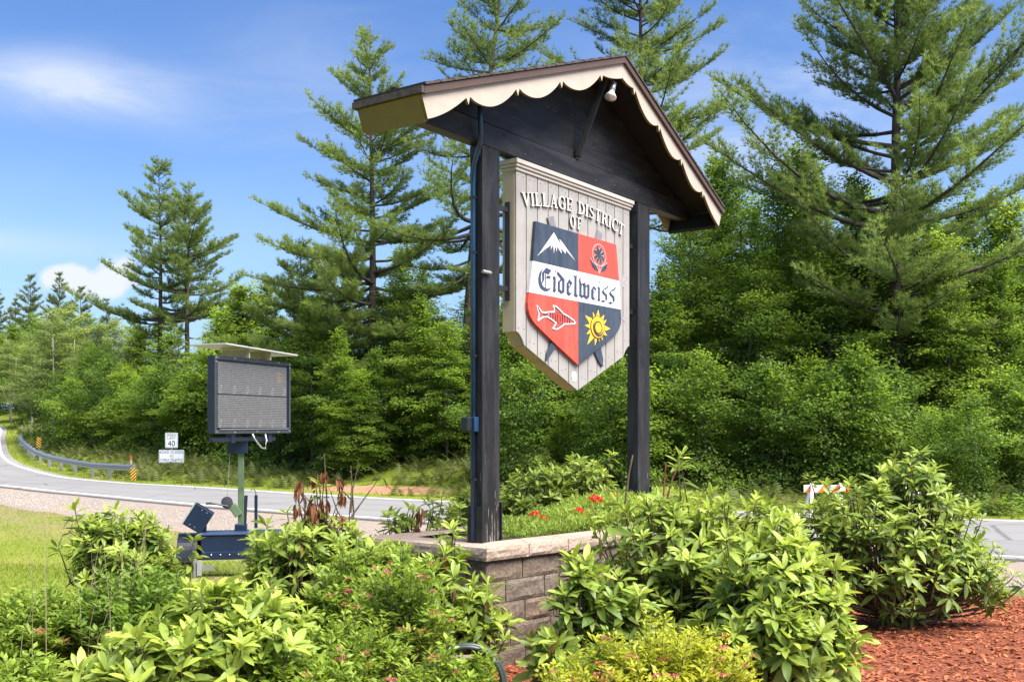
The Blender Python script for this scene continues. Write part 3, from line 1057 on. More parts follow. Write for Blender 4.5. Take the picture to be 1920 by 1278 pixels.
text = 'VILLAGE DISTRICT'
adv = [glyph(c)[1] if c != ' ' else 0.42 for c in text]
gap = 0.10
HL = 0.102
tot = sum(adv) + gap * (len(text) - 1)
SXL = 1.575 / (tot * HL)
pos = 0.0
for c, w in zip(text, adv):
    xc = -0.820 + (pos + w / 2) * HL * SXL
    pos += w + gap
    if c == ' ':
        continue
    bz = 1.754 - 0.092 * (xc + 0.02) ** 2 / 0.72 ** 2 * 0.70
    sl = -2 * 0.092 * 0.70 * (xc + 0.02) / 0.72 ** 2
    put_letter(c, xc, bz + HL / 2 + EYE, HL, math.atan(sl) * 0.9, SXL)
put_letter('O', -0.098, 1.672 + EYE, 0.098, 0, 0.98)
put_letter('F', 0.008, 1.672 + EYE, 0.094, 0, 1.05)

# ---- shield
shield = empty('shield', (0, 0, 0))
shield.parent = sign
CX = -0.034
B0, B1 = -0.034, -0.0065          # shield front / back


def spts(L):
    return [(a, h + EYE) for a, h in L]


lft = [(-0.762, 0.940), (-0.757, 0.895), (-0.735, 0.848), (-0.700, 0.813), (-0.655, 0.785), (-0.412, 0.668)]
rgt = [(0.684, 0.950), (0.678, 0.905), (0.658, 0.868), (0.622, 0.826), (0.572, 0.790), (0.36, 0.690)]
TIP = (CX, 0.502)
Y1, Y2, Y3 = 1.583, 1.272, 1.024


def piece(name, poly, mat, y0=B0, y1=B1, parent=None, bevel=0.0):
    return MB().prism(spts(poly), y0, y1).build(name, mat, parent or shield, bevel=bevel)


piece('quarter', [(-0.657, Y1), (CX - 0.001, Y1), (CX - 0.001, Y2 + .001), (-0.697, Y2 + .001)], M['navy'])
piece('quarter', [(CX + 0.001, Y1), (0.592, Y1), (0.644, Y2 + .001), (CX + 0.001, Y2 + .001)], M['red'])
piece('name_band', [(-0.697, Y2), (0.644, Y2), (0.672, Y3), (-0.748, Y3)], M['white'])
piece('quarter', [(-0.748, Y3 - .001), (CX - 0.001, Y3 - .001), (CX - 0.001, TIP[1])] + lft[::-1], M['red'])
piece('quarter', [(CX + 0.001, Y3 - .001), (0.672, Y3 - .001)] + rgt + [(CX + 0.001, TIP[1])], M['navy'])
# ski ends behind the shield
SK = plain('grey_ski_paint', (0.17, 0.165, 0.175), 0.5, 0, 0.2)
piece('ski', [(-0.470, 1.642), (-0.388, 1.672), (-0.330, 1.55), (-0.41, 1.52)], SK, -0.022, -0.0064)
piece('ski', [(0.300, 1.668), (0.376, 1.648), (0.335, 1.53), (0.245, 1.53)], SK, -0.022, -0.0064)
piece('ski', [(-0.392, 0.700), (-0.315, 0.66), (-0.430, 0.560), (-0.492, 0.510), (-0.480, 0.575)], M['navy'], -0.022, -0.0064)
piece('ski', [(0.340, 0.700), (0.235, 0.640), (0.320, 0.545), (0.384, 0.507), (0.390, 0.575)], M['navy'], -0.022, -0.0064)

_lay = [0]


def lay():
    _lay[0] += 1
    return B0 - 0.0016 - 0.00012 * (_lay[0] % 40)


def decal(name, polys, mat, base=0.0):
    mb = MB()
    for p in polys:
        mb.prism(p, (lay() - base) if base < 0.002 else (B0 - 0.002 - base), B0 - 0.0002)
    return mb.build(name, mat, shield)


def strokeline(pts, w, closed=False):
    o = []
    n = len(pts)
    rng = n if closed else n - 1
    for i in range(rng):
        (x0, y0), (x1, y1) = pts[i], pts[(i + 1) % n]
        d = math.hypot(x1 - x0, y1 - y0) or 1e-6
        ex, ey = (x1 - x0) / d * w * 0.35, (y1 - y0) / d * w * 0.35
        nx, ny = -(y1 - y0) / d * w / 2, (x1 - x0) / d * w / 2
        o.append([(x0 - ex + nx, y0 - ey + ny), (x0 - ex - nx, y0 - ey - ny), (x1 + ex - nx, y1 + ey - ny), (x1 + ex + nx, y1 + ey + ny)])
    return o


# mountain
decal('mountain_emblem', [spts([(-0.632, 1.318), (-0.403, 1.535), (-0.286, 1.437), (-0.300, 1.452), (-0.325, 1.492), (-0.312, 1.492), (-0.248, 1.456), (-0.074, 1.348), (-0.232, 1.420), (-0.230, 1.388), (-0.300, 1.424), (-0.288, 1.382), (-0.360, 1.430), (-0.360, 1.384), (-0.388, 1.434), (-0.403, 1.366), (-0.414, 1.436), (-0.450, 1.390), (-0.440, 1.430), (-0.520, 1.388), (-0.625, 1.330)])], M['white'])

# flower: ringed daisy with two leaves
fx, fz = 0.298, 1.450 + EYE
PALE = plain('pale_outline', (0.46, 0.30, 0.28), 0.5, 0, 0.05)
ell = [(fx + 0.110 * math.cos(t), fz + 0.092 * math.sin(t)) for t in np.linspace(0, 2 * math.pi, 32, endpoint=False)]
decal('flower_emblem', strokeline(ell, 0.008, True), PALE)
pet, pout = [], []
for kk in range(8):
    t = 2 * math.pi * kk / 8 + 0.39

    def pp(r, s):
        x, y = r * math.cos(t) - s * math.sin(t), r * math.sin(t) + s * math.cos(t)
        return (fx + x * 1.12, fz + y * 0.95)
    pet.append([pp(0.010, 0), pp(0.045, -0.014), pp(0.088, 0), pp(0.045, 0.014)])
    pout.append([pp(0.006, 0), pp(0.045, -0.022), pp(0.096, 0), pp(0.045, 0.022)])
decal('flower_emblem', [q for p_ in pout for q in strokeline(p_, 0.0028, True)], PALE)
decal('flower_emblem', pet + [[(fx + 0.024 * math.cos(t), fz + 0.021 * math.sin(t)) for t in np.linspace(0, 2 * math.pi, 14, endpoint=False)]], M['navy'], 0.0006)
lf = [(0.153, 1.402), (0.185, 1.378), (0.245, 1.358), (0.280, 1.320), (0.235, 1.322), (0.180, 1.345)]
rf = [(0.436, 1.402), (0.405, 1.382), (0.355, 1.360), (0.318, 1.320), (0.360, 1.322), (0.415, 1.345)]
decal('flower_emblem', [spts(lf), spts(rf)], M['navy'])
decal('flower_emblem', strokeline(spts(lf), 0.007, True) + strokeline(spts(rf), 0.007, True) + strokeline(spts([(0.28, 1.325), (0.297, 1.292), (0.317, 1.325)]), 0.009) + strokeline(spts([(0.297, 1.36), (0.297, 1.30)]), 0.006), PALE, 0.0006)

# fish
fo = [(-0.640, 0.930), (-0.612, 0.912), (-0.575, 0.888), (-0.540, 0.885), (-0.480, 0.897), (-0.400, 0.905), (-0.398, 0.930), (-0.415, 0.952), (-0.375, 0.952), (-0.320, 0.930), (-0.268, 0.904), (-0.190, 0.886), (-0.110, 0.862), (-0.083, 0.845), (-0.110, 0.834), (-0.190, 0.826), (-0.255, 0.820), (-0.300, 0.795), (-0.365, 0.770), (-0.420, 0.772), (-0.405, 0.790), (-0.375, 0.818), (-0.440, 0.842), (-0.505, 0.858), (-0.560, 0.850), (-0.600, 0.832), (-0.632, 0.815), (-0.622, 0.845), (-0.618, 0.880)]
decal('fish_emblem', strokeline(spts(fo), 0.012, True), M['white'])
ins = [(x * 0.955 - 0.0155, 0.862 + (y - 0.862) * 0.86) for x, y in fo]
decal('fish_emblem', strokeline(spts(ins), 0.005, True), M['ink'], 0.0006)
decal('fish_emblem', [spts([(-0.553, 0.882), (-0.530, 0.870), (-0.500, 0.884), (-0.515, 0.868), (-0.498, 0.858), (-0.530, 0.862), (-0.556, 0.855), (-0.542, 0.869)])], M['navy'], 0.0006)
rib = []
for t in np.linspace(-0.455, -0.175, 9):
    rib += strokeline(spts([(t, 0.890 - max(0, t + 0.3) * 0.12), (t + 0.004, 0.838 - abs(t + 0.25) * 0.03)]), 0.004)
decal('fish_emblem', rib + strokeline(spts([(-0.385, 0.905), (-0.285, 0.905)]), 0.004) + strokeline(spts([(-0.38, 0.822), (-0.25, 0.824)]), 0.004), M['ink'])
decal('fish_emblem', strokeline(spts([(-0.490, 0.888), (-0.475, 0.870), (-0.480, 0.852)]), 0.005), PALE)

# sun
sx0, sz0 = 0.268, 0.836 + EYE
rays = [(0.285, 0.986, 0.045), (0.192, 0.962, 0.028), (0.067, 0.921, 0.042), (0.062, 0.835, 0.030), (0.092, 0.764, 0.030), (0.107, 0.679, 0.042), (0.228, 0.676, 0.034), (0.300, 0.712, 0.020), (0.358, 0.728, 0.026), (0.430, 0.775, 0.034), (0.488, 0.839, 0.036), (0.423, 0.911, 0.030), (0.381, 0.950, 0.034)]
rp = []
for x, z, w in rays:
    dx, dz = x - sx0, z + EYE - sz0
    d = math.hypot(dx, dz)
    ox, oz = -dz / d * w, dx / d * w
    bx, bz = sx0 + dx / d * 0.075, sz0 + dz / d * 0.062
    rp.append([(x, z + EYE), (bx + ox, bz + oz), (bx - ox, bz - oz)])
decal('sun_emblem', rp, M['yellow'])


def elp(cx, cz_, rx, rz, n=28):
    return [(cx + rx * math.cos(t), cz_ + rz * math.sin(t)) for t in np.linspace(0, 2 * math.pi, n, endpoint=False)]


decal('sun_emblem', [elp(sx0, sz0, 0.116, 0.097)], M['brown_ink'], 0.0052)
decal('sun_emblem', [elp(sx0, sz0, 0.109, 0.090)], M['yellow'], 0.0060)
decal('sun_emblem', [elp(sx0 + 0.006, sz0 - 0.008, 0.089, 0.074)], M['brown_ink'], 0.0068)
decal('sun_emblem', [elp(sx0 + 0.012, sz0 + 0.004, 0.078, 0.066)], M['yellow'], 0.0076)
decal('sun_emblem', [elp(sx0 + 0.002, sz0 - 0.004, 0.070, 0.056)], M['brown_ink'], 0.0084)
decal('sun_emblem', [elp(sx0 + 0.004, sz0 - 0.004, 0.051, 0.043)], M['yellow'], 0.0092)

# blackletter name, traced letter by letter on the band


def T10(L):
    return [S(1000 + x / 10.65, 500 + y / 10.65, -B0) for x, y in L]


def nib(pts, w):
    o = []
    nxn, nyn = w * 0.62, -w * 0.45
    for (x0, y0), (x1, y1) in zip(pts[:-1], pts[1:]):
        o.append([(x0 - nxn, y0 - nyn), (x0 + nxn, y0 + nyn), (x1 + nxn, y1 + nyn), (x1 - nxn, y1 - nyn)])
    return o


eL = [[(662, 335), (700, 310), (700, 500), (662, 530)], [(662, 336), (715, 250), (735, 272), (699, 318)], [(712, 252), (768, 320), (736, 346), (700, 285)],
      [(769, 318), (771, 332), (704, 424), (698, 410)], [(662, 522), (700, 488), (725, 528), (766, 513), (710, 576)]]
iL = [[(385, 212), (402, 180), (440, 218), (436, 440), (450, 470), (418, 511), (382, 470), (395, 455), (400, 250)]]
sL = nib([(1479, 386), (1482, 405), (1462, 432), (1425, 428), (1382, 482), (1398, 520), (1452, 575), (1458, 655), (1412, 698), (1368, 672)], 26)
words_ = [
    [[(180, 45), (120, 120), (97, 220), (100, 320), (125, 400), (170, 450), (230, 487), (280, 482), (325, 452), (358, 393), (325, 428), (280, 440), (235, 425), (190, 390), (160, 330), (146, 260), (146, 180), (160, 100), (186, 48)],
     [(172, 118), (250, 20), (356, 70), (302, 152), (226, 104), (211, 132), (213, 250), (183, 322), (168, 332), (178, 260)],
     [(255, 218), (275, 174), (346, 190), (322, 236)], [(234, 100), (242, 100), (248, 425), (240, 425)]],
    iL + [[(428, 118), (440, 74), (452, 74), (436, 121)]],
    [[(487, 300), (524, 272), (524, 470), (487, 492)], [(487, 302), (540, 250), (562, 270), (523, 304)], [(486, 472), (524, 450), (582, 500), (558, 538)], [(470, 116), (482, 92), (616, 250), (613, 505), (576, 522), (574, 274), (476, 148)]],
    eL,
    [[(800, 170), (830, 190), (863, 164), (855, 200), (853, 545), (886, 575), (855, 606), (803, 555), (816, 540), (822, 200)]],
    [[(943, 208), (906, 255), (916, 312), (919, 545), (908, 560), (962, 615), (990, 592), (954, 560), (954, 332), (930, 285), (930, 250)], [(984, 346), (1015, 317), (1036, 346), (1034, 585), (1000, 580), (996, 370)],
     [(952, 572), (998, 560), (1078, 590), (1110, 600), (1062, 641), (1000, 590), (968, 612)], [(1072, 367), (1095, 344), (1113, 386), (1111, 602), (1076, 600), (1078, 400)],
     [(954, 348), (1015, 316), (1018, 330), (956, 363)], [(1035, 388), (1095, 343), (1098, 357), (1036, 402)]],
    [[(1155 + (x - 662) * 0.95, 378 + (y - 250) * 0.9) for x, y in p] for p in eL],
    [[(1278 + (x - 385) * 0.9, 390 + (y - 180) * 0.93) for x, y in p] for p in iL] + [[(1308, 328), (1325, 279), (1337, 279), (1317, 332)]],
    sL,
    [[(x + 145, y + 33) for x, y in p] for p in sL],
]
for polys in words_:
    decal('painted_letter', [T10(p) for p in polys], M['ink'])

# ---- flood lamp hanging below the ridge
lamp = empty('flood_lamp', Matrix.Translation(sign.location) @ Matrix.Rotation(SIGN_RZ, 4, 'Z') @ Vector((0.13, -0.245, 0)), SIGN_RZ, 'unlit reflector flood bulb in a grey socket hanging under the gable ridge', 'lamp')
zl = roofz(0.13) - 0.14
MB().lathe([(0.045, zl - 0.005), (0.045, zl + 0.03), (0.03, zl + 0.036)], 16, Matrix.Translation((-0.02, 0, 0))).build('mounting_box', M['iron'], lamp)
MB().tube([(-0.02, 0, zl), (-0.02, 0, zl - 0.02), (0.015, -0.01, zl - 0.035), (0.03, -0.012, zl - 0.05)], 0.013, 8).build('swivel_arm', M['iron'], lamp, smooth=True)
Mx = Matrix.Translation((0.03, -0.012, zl - 0.045)) @ Matrix.Rotation(R(-158), 4, 'Y')
MB().lathe([(0.012, -0.005), (0.024, 0.0), (0.026, 0.075), (0.022, 0.08)], 16, Mx).build('socket', M['grey_metal'], lamp, smooth=True)
MB().lathe([(0.020, 0.08), (0.024, 0.092), (0.044, 0.130), (0.050, 0.142), (0.049, 0.150), (0.0, 0.158)], 20, Mx).build('bulb', M['glass_bulb'], lamp, smooth=True)

# nail heads along the planks and screws in the shield
NAIL = plain('nail_head', (0.10, 0.085, 0.075), 0.6, 0.3)
nl_me = MB().lathe([(0.0045, 0.0), (0.0045, 0.0016), (0.002, 0.0022)], 8).mesh('nail')
nl_me.materials.append(NAIL)
nrng = random.Random(8)
for i in range(len(seams) - 1):
    xm = (seams[i] + seams[i + 1]) / 2
    for zz in (ztop - 0.12, low_edge(xm) + 0.07):
        for dx in (-0.03, 0.032):
            o = bpy.data.objects.new('nail', nl_me)
            COL.objects.link(o)
            o.parent = panel
            o.matrix_basis = Matrix.Translation((xm + dx + nrng.uniform(-.006, .006), -0.0062, zz + nrng.uniform(-.01, .01))) @ Matrix.Rotation(R(90), 4, 'X')
for a, h in ((-0.63, 1.55), (0.56, 1.55), (-0.71, 0.96), (0.63, 0.96), (-0.08, 0.56), (-0.06, 1.30), (0.0, 1.30), (-0.35, 0.70), (0.32, 0.72)):
    o = bpy.data.objects.new('screw', nl_me)
    COL.objects.link(o)
    o.parent = shield
    o.matrix_basis = Matrix.Translation((a, B0 - 0.0002, h + EYE)) @ Matrix.Rotation(R(90), 4, 'X')
for a in (-1.9, -1.55, -1.1, -0.75, -0.4, 0.3, 0.62, 1.0, 1.3, 1.7):
    o = bpy.data.objects.new('nail', nl_me)
    COL.objects.link(o)
    o.parent = sign
    o.matrix_basis = Matrix.Translation((a, -0.0002, BEAM0 + 0.05 + nrng.uniform(-.01, .07))) @ Matrix.Rotation(R(90), 4, 'X') @ Matrix.Scale(1.6, 4)

# ------------------------------------------------------------------ stone planter
BED = [(-0.178, 7.05), (2.20, 9.40), (1.20, 10.42), (-1.115, 7.73)]
CAP_TOP = 0.850


def offset_poly(P, d):
    """P counter-clockwise; d > 0 grows outward"""
    n = len(P)
    out = []
    for i in range(n):
        p0, p1, p2 = Vector(P[i - 1]), Vector(P[i]), Vector(P[(i + 1) % n])
        d1, d2 = (p1 - p0).normalized(), (p2 - p1).normalized()
        n1, n2 = Vector((d1.y, -d1.x)), Vector((d2.y, -d2.x))
        k = d / (1 + n1.dot(n2))
        out.append(p1 + (n1 + n2) * k)
    return out


def stone_mat():
    k = NT('split_face_block')
    oi = k.n('ShaderNodeObjectInfo')
    v = k.coord('Object')
    n = k.noise(v, 30, 8, 0.75)
    b = k.noise(v, 4, 5, 0.6)
    c1 = k.ramp(oi.outputs['Random'], [(0.0, (0.37, 0.275, 0.195)), (0.25, (0.29, 0.248, 0.205)), (0.5, (0.41, 0.275, 0.175)), (0.75, (0.245, 0.215, 0.187)), (1.0, (0.46, 0.335, 0.21))])
    c2 = k.mix(k.rng(b, 0.40, 0.66), c1, (0.235, 0.188, 0.147))
    c = k.mix(k.rng(n, 0.35, 0.72), tuple(x * 1.0 for x in (0.15, 0.115, 0.09)), c2)
    c = k.mix(k.math('MULTIPLY', k.rng(k.noise(v, 70, 3), 0.60, 0.72), 0.5), c, (0.55, 0.49, 0.44))
    k.bump(k.noise(v, 22, 9, 0.8), 1.0, 0.03)
    return k.set(c, 0.95, 0.0, 0.15)


def cap_mat():
    k = NT('cap_stone')
    oi = k.n('ShaderNodeObjectInfo')
    v = k.coord('Object')
    n = k.noise(v, 45, 7, 0.7)
    b = k.noise(v, 3, 5, 0.6)
    c1 = k.ramp(oi.outputs['Random'], [(0.0, (0.42, 0.335, 0.275)), (0.5, (0.36, 0.275, 0.22)), (1.0, (0.45, 0.35, 0.28))])
    c = k.mix(k.rng(b, 0.4, 0.72), c1, (0.31, 0.225, 0.18))
    c = k.mix(k.rng(n, 0.28, 0.60), (0.17, 0.125, 0.10), c)
    k.bump(n, 0.6, 0.012)
    return k.set(c, 0.95, 0.0, 0.15)


STONE, CAPM = stone_mat(), cap_mat()
wall = empty('stone_planter', (BED[0][0], BED[0][1], 0), 0, 'low planter of split faced tan and grey blocks around the sign posts', 'planter')
W0 = Vector((BED[0][0], BED[0][1], 0))
brng = random.Random(11)


def rough_block(name, o0, o1, i1, i0, z0, z1, mat, parent, amp=0.016, seed=0, nx=6, nz=4):
    """block between the outer edge o0-o1 and the inner edge i0-i1; its outer face is split rough"""
    rr = random.Random(seed)
    o0, o1, i0, i1 = (Vector((p[0], p[1], 0)) for p in (o0, o1, i0, i1))
    d = (o1 - o0).normalized()
    nrm = Vector((d.y, -d.x, 0))
    vs, fs = [], []
    ph = [rr.uniform(0, 6.28) for _ in range(6)]
    for j in range(nz + 1):
        for i in range(nx + 1):
            t, s = i / nx, j / nz
            p = o0.lerp(o1, t)
            edge = min(t, 1 - t, s, 1 - s)
            q = (math.sin(t * 7 + ph[0] + s * 3) + math.sin(s * 8 + ph[1] - t * 4) + rr.uniform(-1, 1)) / 3
            off = amp * (q * 0.8 + 0.35) if edge > 0.01 else -amp * (0.35 + 0.35 * rr.random())
            vs.append(p + nrm * off + Vector((0, 0, z0 + (z1 - z0) * s)) - W0 * 1.0 + Vector((0, 0, 0)))
    for j in range(nz):
        for i in range(nx):
            a = j * (nx + 1) + i
            fs.append((a, a + 1, a + nx + 2, a + nx + 1))
    k = len(vs)
    vs += [i0 + Vector((0, 0, z0)) - W0, i1 + Vector((0, 0, z0)) - W0, i1 + Vector((0, 0, z1)) - W0, i0 + Vector((0, 0, z1)) - W0]
    bot = list(range(nx + 1))
    top = [nz * (nx + 1) + i for i in range(nx + 1)]
    lef = [j * (nx + 1) for j in range(nz + 1)]
    rig = [j * (nx + 1) + nx for j in range(nz + 1)]
    fs.append(tuple(bot[::-1] + [k, k + 1]))
    fs.append(tuple(top + [k + 2, k + 3]))
    fs.append(tuple(lef + [k + 3, k]))
    fs.append(tuple(rig[::-1] + [k + 1, k + 2]))
    me = bpy.data.meshes.new(name)
    me.from_pydata([tuple(v) for v in vs], [], fs)
    me.update()
    return link(name, me, mat, parent)


O = offset_poly(BED, -0.012)
I = offset_poly(BED, -0.20)
sd_ = 0
for c in range(5):
    z0, z1 = -0.02 + c * 0.156, -0.02 + (c + 1) * 0.156 - 0.005
    z0, z1 = z0, z1
    setb = 0.002 * (4 - c)
    Oc, Ic = offset_poly(BED, -0.020 + setb), I
    for s in range(4):
        L = (Oc[(s + 1) % 4] - Oc[s]).length
        cuts = [0.0]
        first = 0.40 if (c + s) % 2 == 0 else 0.22
        x = first + brng.uniform(-0.04, 0.04)
        while x < L - 0.14:
            cuts.append(x)
            x += brng.choice((0.30, 0.40, 0.42, 0.16, 0.30))
        cuts.append(L)
        for a, b in zip(cuts[:-1], cuts[1:]):
            ga = 0.004 if a > 0 else 0.0
            gb = 0.004 if b < L else 0.0
            f0, f1 = (a + ga) / L, (b - gb) / L
            sd_ += 1
            rough_block('block', Oc[s].lerp(Oc[(s + 1) % 4], f0), Oc[s].lerp(Oc[(s + 1) % 4], f1), Ic[s].lerp(Ic[(s + 1) % 4], f1), Ic[s].lerp(Ic[(s + 1) % 4], f0), z0, z1, STONE, wall, 0.0095, sd_, 11 if b - a > 0.25 else 6, 6)
O, I = offset_poly(BED, 0.022), offset_poly(BED, -0.265)
for s in range(4):
    L = (O[(s + 1) % 4] - O[s]).length
    n = max(2, round(L / 0.40))
    for i in range(n):
        f0, f1 = (i + (0.012 if i else 0.004)) / n, (i + 1 - (0.0 if i < n - 1 else 0.004)) / n
        sd_ += 1
        rough_block('capstone', O[s].lerp(O[(s + 1) % 4], f0), O[s].lerp(O[(s + 1) % 4], f1), I[s].lerp(I[(s + 1) % 4], f1), I[s].lerp(I[(s + 1) % 4], f0), 0.760, CAP_TOP, CAPM, wall, 0.008, sd_, 12, 4)
SOILM = plain('dark_soil', (0.055, 0.038, 0.024), 0.95, 0, 0.5, 20, 0.8)
Is = offset_poly(BED, -0.21)
me = bpy.data.meshes.new('soil')
me.from_pydata([(p.x, p.y, 0.820) for p in Is], [], [(0, 1, 2, 3)])
tag(link('soil', me, SOILM), kind='structure')

# ------------------------------------------------------------------ message board trailer
TB = (at(452, 15.5), 15.5)
tz = gz(*TB)
TR_RZ = math.atan2(0.20, 0.98)
tr = empty('message_board_trailer', (TB[0], TB[1], tz), TR_RZ, 'dark blue portable message board trailer with solar panel on a green mast', 'trailer')
BLUE = plain('navy_trailer_paint', (0.006, 0.014, 0.042), 0.32, 0.0, 0.2, 4, 0.0, 0.5)
BLUED = plain('blue_black_cabinet', (0.010, 0.014, 0.030), 0.4, 0.0, 0.2, 4)
GREENM = plain('green_grey_mast', (0.11, 0.16, 0.09), 0.38, 0.35, 0.25, 5)
FENDER = plain('black_fender', (0.018, 0.020, 0.026), 0.22, 0.0, 0.3, 5, 0, 0.6)
RUB = plain('tyre_rubber', (0.02, 0.02, 0.02), 0.85)
MB().box(-0.55, 0.75, -0.42, 0.10, 0.34, 0.66).build('battery_box', BLUE, tr, bevel=0.012)
MB().box(-0.57, 0.77, -0.44, 0.12, 0.662, 0.685).build('box_lid', plain('blue_lid', (0.03, 0.05, 0.10), 0.35), tr, bevel=0.006)
MB().box(-0.54, 0.76, -0.445, -0.4205, 0.30, 0.42).build('side_rail', BLUE, tr, bevel=0.006)
for i in range(5):
    Mx = Matrix.Translation((-0.40 + i * 0.13, -0.446, 0.375)) @ Matrix.Rotation(R(90), 4, 'X')
    MB().lathe([(0.012, 0), (0.012, 0.008), (0.006, 0.012)], 8, Mx).build('bolt', M['galv'], tr)
MB().box(-0.70, 0.95, -0.06, 0.02, 0.26, 0.335).build('axle', BLUE, tr)
for s, xw in ((-1, -0.76), (1, 0.96)):
    w = empty('wheel', (xw, -0.02, 0.30))
    w.parent = tr
    Mx = Matrix.Rotation(R(90) * s, 4, 'Y')
    MB().lathe([(0.16, -0.09), (0.27, -0.095), (0.30, -0.07), (0.30, 0.07), (0.27, 0.095), (0.16, 0.09)], 28, Mx).build('tyre', RUB, w, smooth=False)
    MB().lathe([(0.165, -0.05), (0.165, 0.07), (0.12, 0.085), (0.06, 0.07), (0.045, 0.11), (0.0, 0.115)], 20, Mx).build('rim', M['galv'], w)
    fd = MB()
    prof = [(0.365 * math.cos(t), 0.365 * math.sin(t)) for t in np.linspace(R(-4), R(184), 21)]
    for i in range(20):
        (y0, z0), (y1, z1) = prof[i], prof[i + 1]
        k = 0.955
        fd.add([(xw - 0.145, y0 - 0.02, 0.30 + z0), (xw + 0.145, y0 - 0.02, 0.30 + z0), (xw + 0.145, y1 - 0.02, 0.30 + z1), (xw - 0.145, y1 - 0.02, 0.30 + z1),
                (xw - 0.145, y0 * k - 0.02, 0.30 + z0 * k), (xw + 0.145, y0 * k - 0.02, 0.30 + z0 * k), (xw + 0.145, y1 * k - 0.02, 0.30 + z1 * k), (xw - 0.145, y1 * k - 0.02, 0.30 + z1 * k)],
               [(0, 1, 2, 3), (7, 6, 5, 4), (0, 4, 5, 1), (2, 6, 7, 3), (1, 5, 6, 2), (0, 3, 7, 4)])
    fd.build('fender', FENDER, tr, smooth=False)
    MB().tube([(xw - 0.12 * s, -0.40, 0.31), (xw - 0.125 * s, -0.30, 0.56), (xw - 0.125 * s, -0.05, 0.685)], 0.008, 6).build('fender_trim', M['galv'], tr)
    MB().box(xw - 0.15, xw + 0.15, -0.42, -0.39, 0.27, 0.30).build('fender_lip', FENDER, tr)
# stabiliser jacks
for xj, yj in ((-0.62, -0.58), (0.62, -0.60)):
    jk = MB().tube([(xj, yj, -0.02), (xj, yj, 0.34)], 0.032, 12)
    j = jk.build('jack', M['galv'], tr, smooth=False)
    MB().box(xj - 0.075, xj + 0.075, yj - 0.05, yj + 0.05, -0.03, -0.005).build('foot_plate', M['galv'], j)
    MB().box(xj + 0.034, xj + 0.10, yj - 0.045, yj + 0.045, 0.10, 0.30).build('swivel_bracket', M['grey_metal'], j)
    MB().box(xj + 0.10, xj + 0.27, yj - 0.025, yj + 0.025, 0.17, 0.235).build('mount_arm', M['galv'], j)
    MB().tube([(xj, yj, 0.34), (xj, yj, 0.37), (xj + 0.10, yj - 0.03, 0.39)], 0.009, 6).build('crank', M['grey_metal'], j)
# mast, winch, wire
MB().box(-0.045, 0.045, -0.045, 0.045, 0.60, 2.02).build('mast', GREENM, tr, bevel=0.008)
MB().box(-0.09, 0.09, -0.09, 0.09, 0.685, 0.78).build('mast_socket', BLUE, tr, bevel=0.006)
MB().bar((0.05, 0.0, 0.72), (0.075, 0.0, 1.22), 0.03, 0.05).build('mast_guide', BLUED, tr)
wi = MB().bar((-0.03, -0.06, 0.92), (-0.13, -0.08, 1.08), 0.07, 0.12).build('winch', GREENM, tr, bevel=0.01)
MB().lathe([(0.02, -0.05), (0.085, -0.048), (0.085, -0.036), (0.045, -0.034), (0.045, 0.034), (0.085, 0.036), (0.085, 0.048), (0.02, 0.05)], 20, Matrix.Translation((-0.20, -0.09, 1.12)) @ Matrix.Rotation(R(75), 4, 'X')).build('winch_drum', M['iron'], wi)
MB().tube([(-0.18, -0.14, 1.07), (-0.33, -0.17, 1.10), (-0.42, -0.18, 1.12), (-0.50, -0.18, 1.115)], [0.014, 0.013, 0.016, 0.017], 8).build('winch_handle', M['iron'], wi)
MB().tube([(-0.20, -0.06, 1.15), (-0.16, -0.03, 1.95)], 0.004, 5).build('winch_cable', M['grey_metal'], tr)
MB().box(0.20, 0.245, -0.06, 0.06, 0.66, 1.22).build('safety_post', BLUE, tr, bevel=0.004)
MB().tube([(0.22, 0, 1.22), (0.22, 0, 1.27), (0.19, -0.01, 1.31), (0.14, -0.02, 1.30)], 0.007, 6).build('hook', M['iron'], tr)
# tilted control cabinet
Mc = Matrix.Translation((-0.60, -0.20, 0.90)) @ Matrix.Rotation(R(32), 4, 'Y')
cb = MB().box(-0.15, 0.15, -0.10, 0.10, -0.18, 0.18, Mc).build('control_cabinet', BLUE, tr, bevel=0.008)
MB().box(-0.172, -0.152, -0.108, 0.108, -0.19, 0.19, Mc).build('cabinet_door', plain('pale_door', (0.30, 0.32, 0.32), 0.4), cb)
for dx, dz in ((-0.02, 0.14), (0.06, 0.14), (-0.06, -0.13), (0.02, -0.13)):
    MB().lathe([(0.010, 0), (0.010, 0.006)], 8, Mc @ Matrix.Translation((dx, -0.10, dz)) @ Matrix.Rotation(R(90), 4, 'X')).build('rivet', M['galv'], cb)
MB().bar((-0.52, -0.12, 0.66), (-0.52, -0.12, 0.80), 0.08, 0.05).build('cabinet_stem', BLUE, tr)
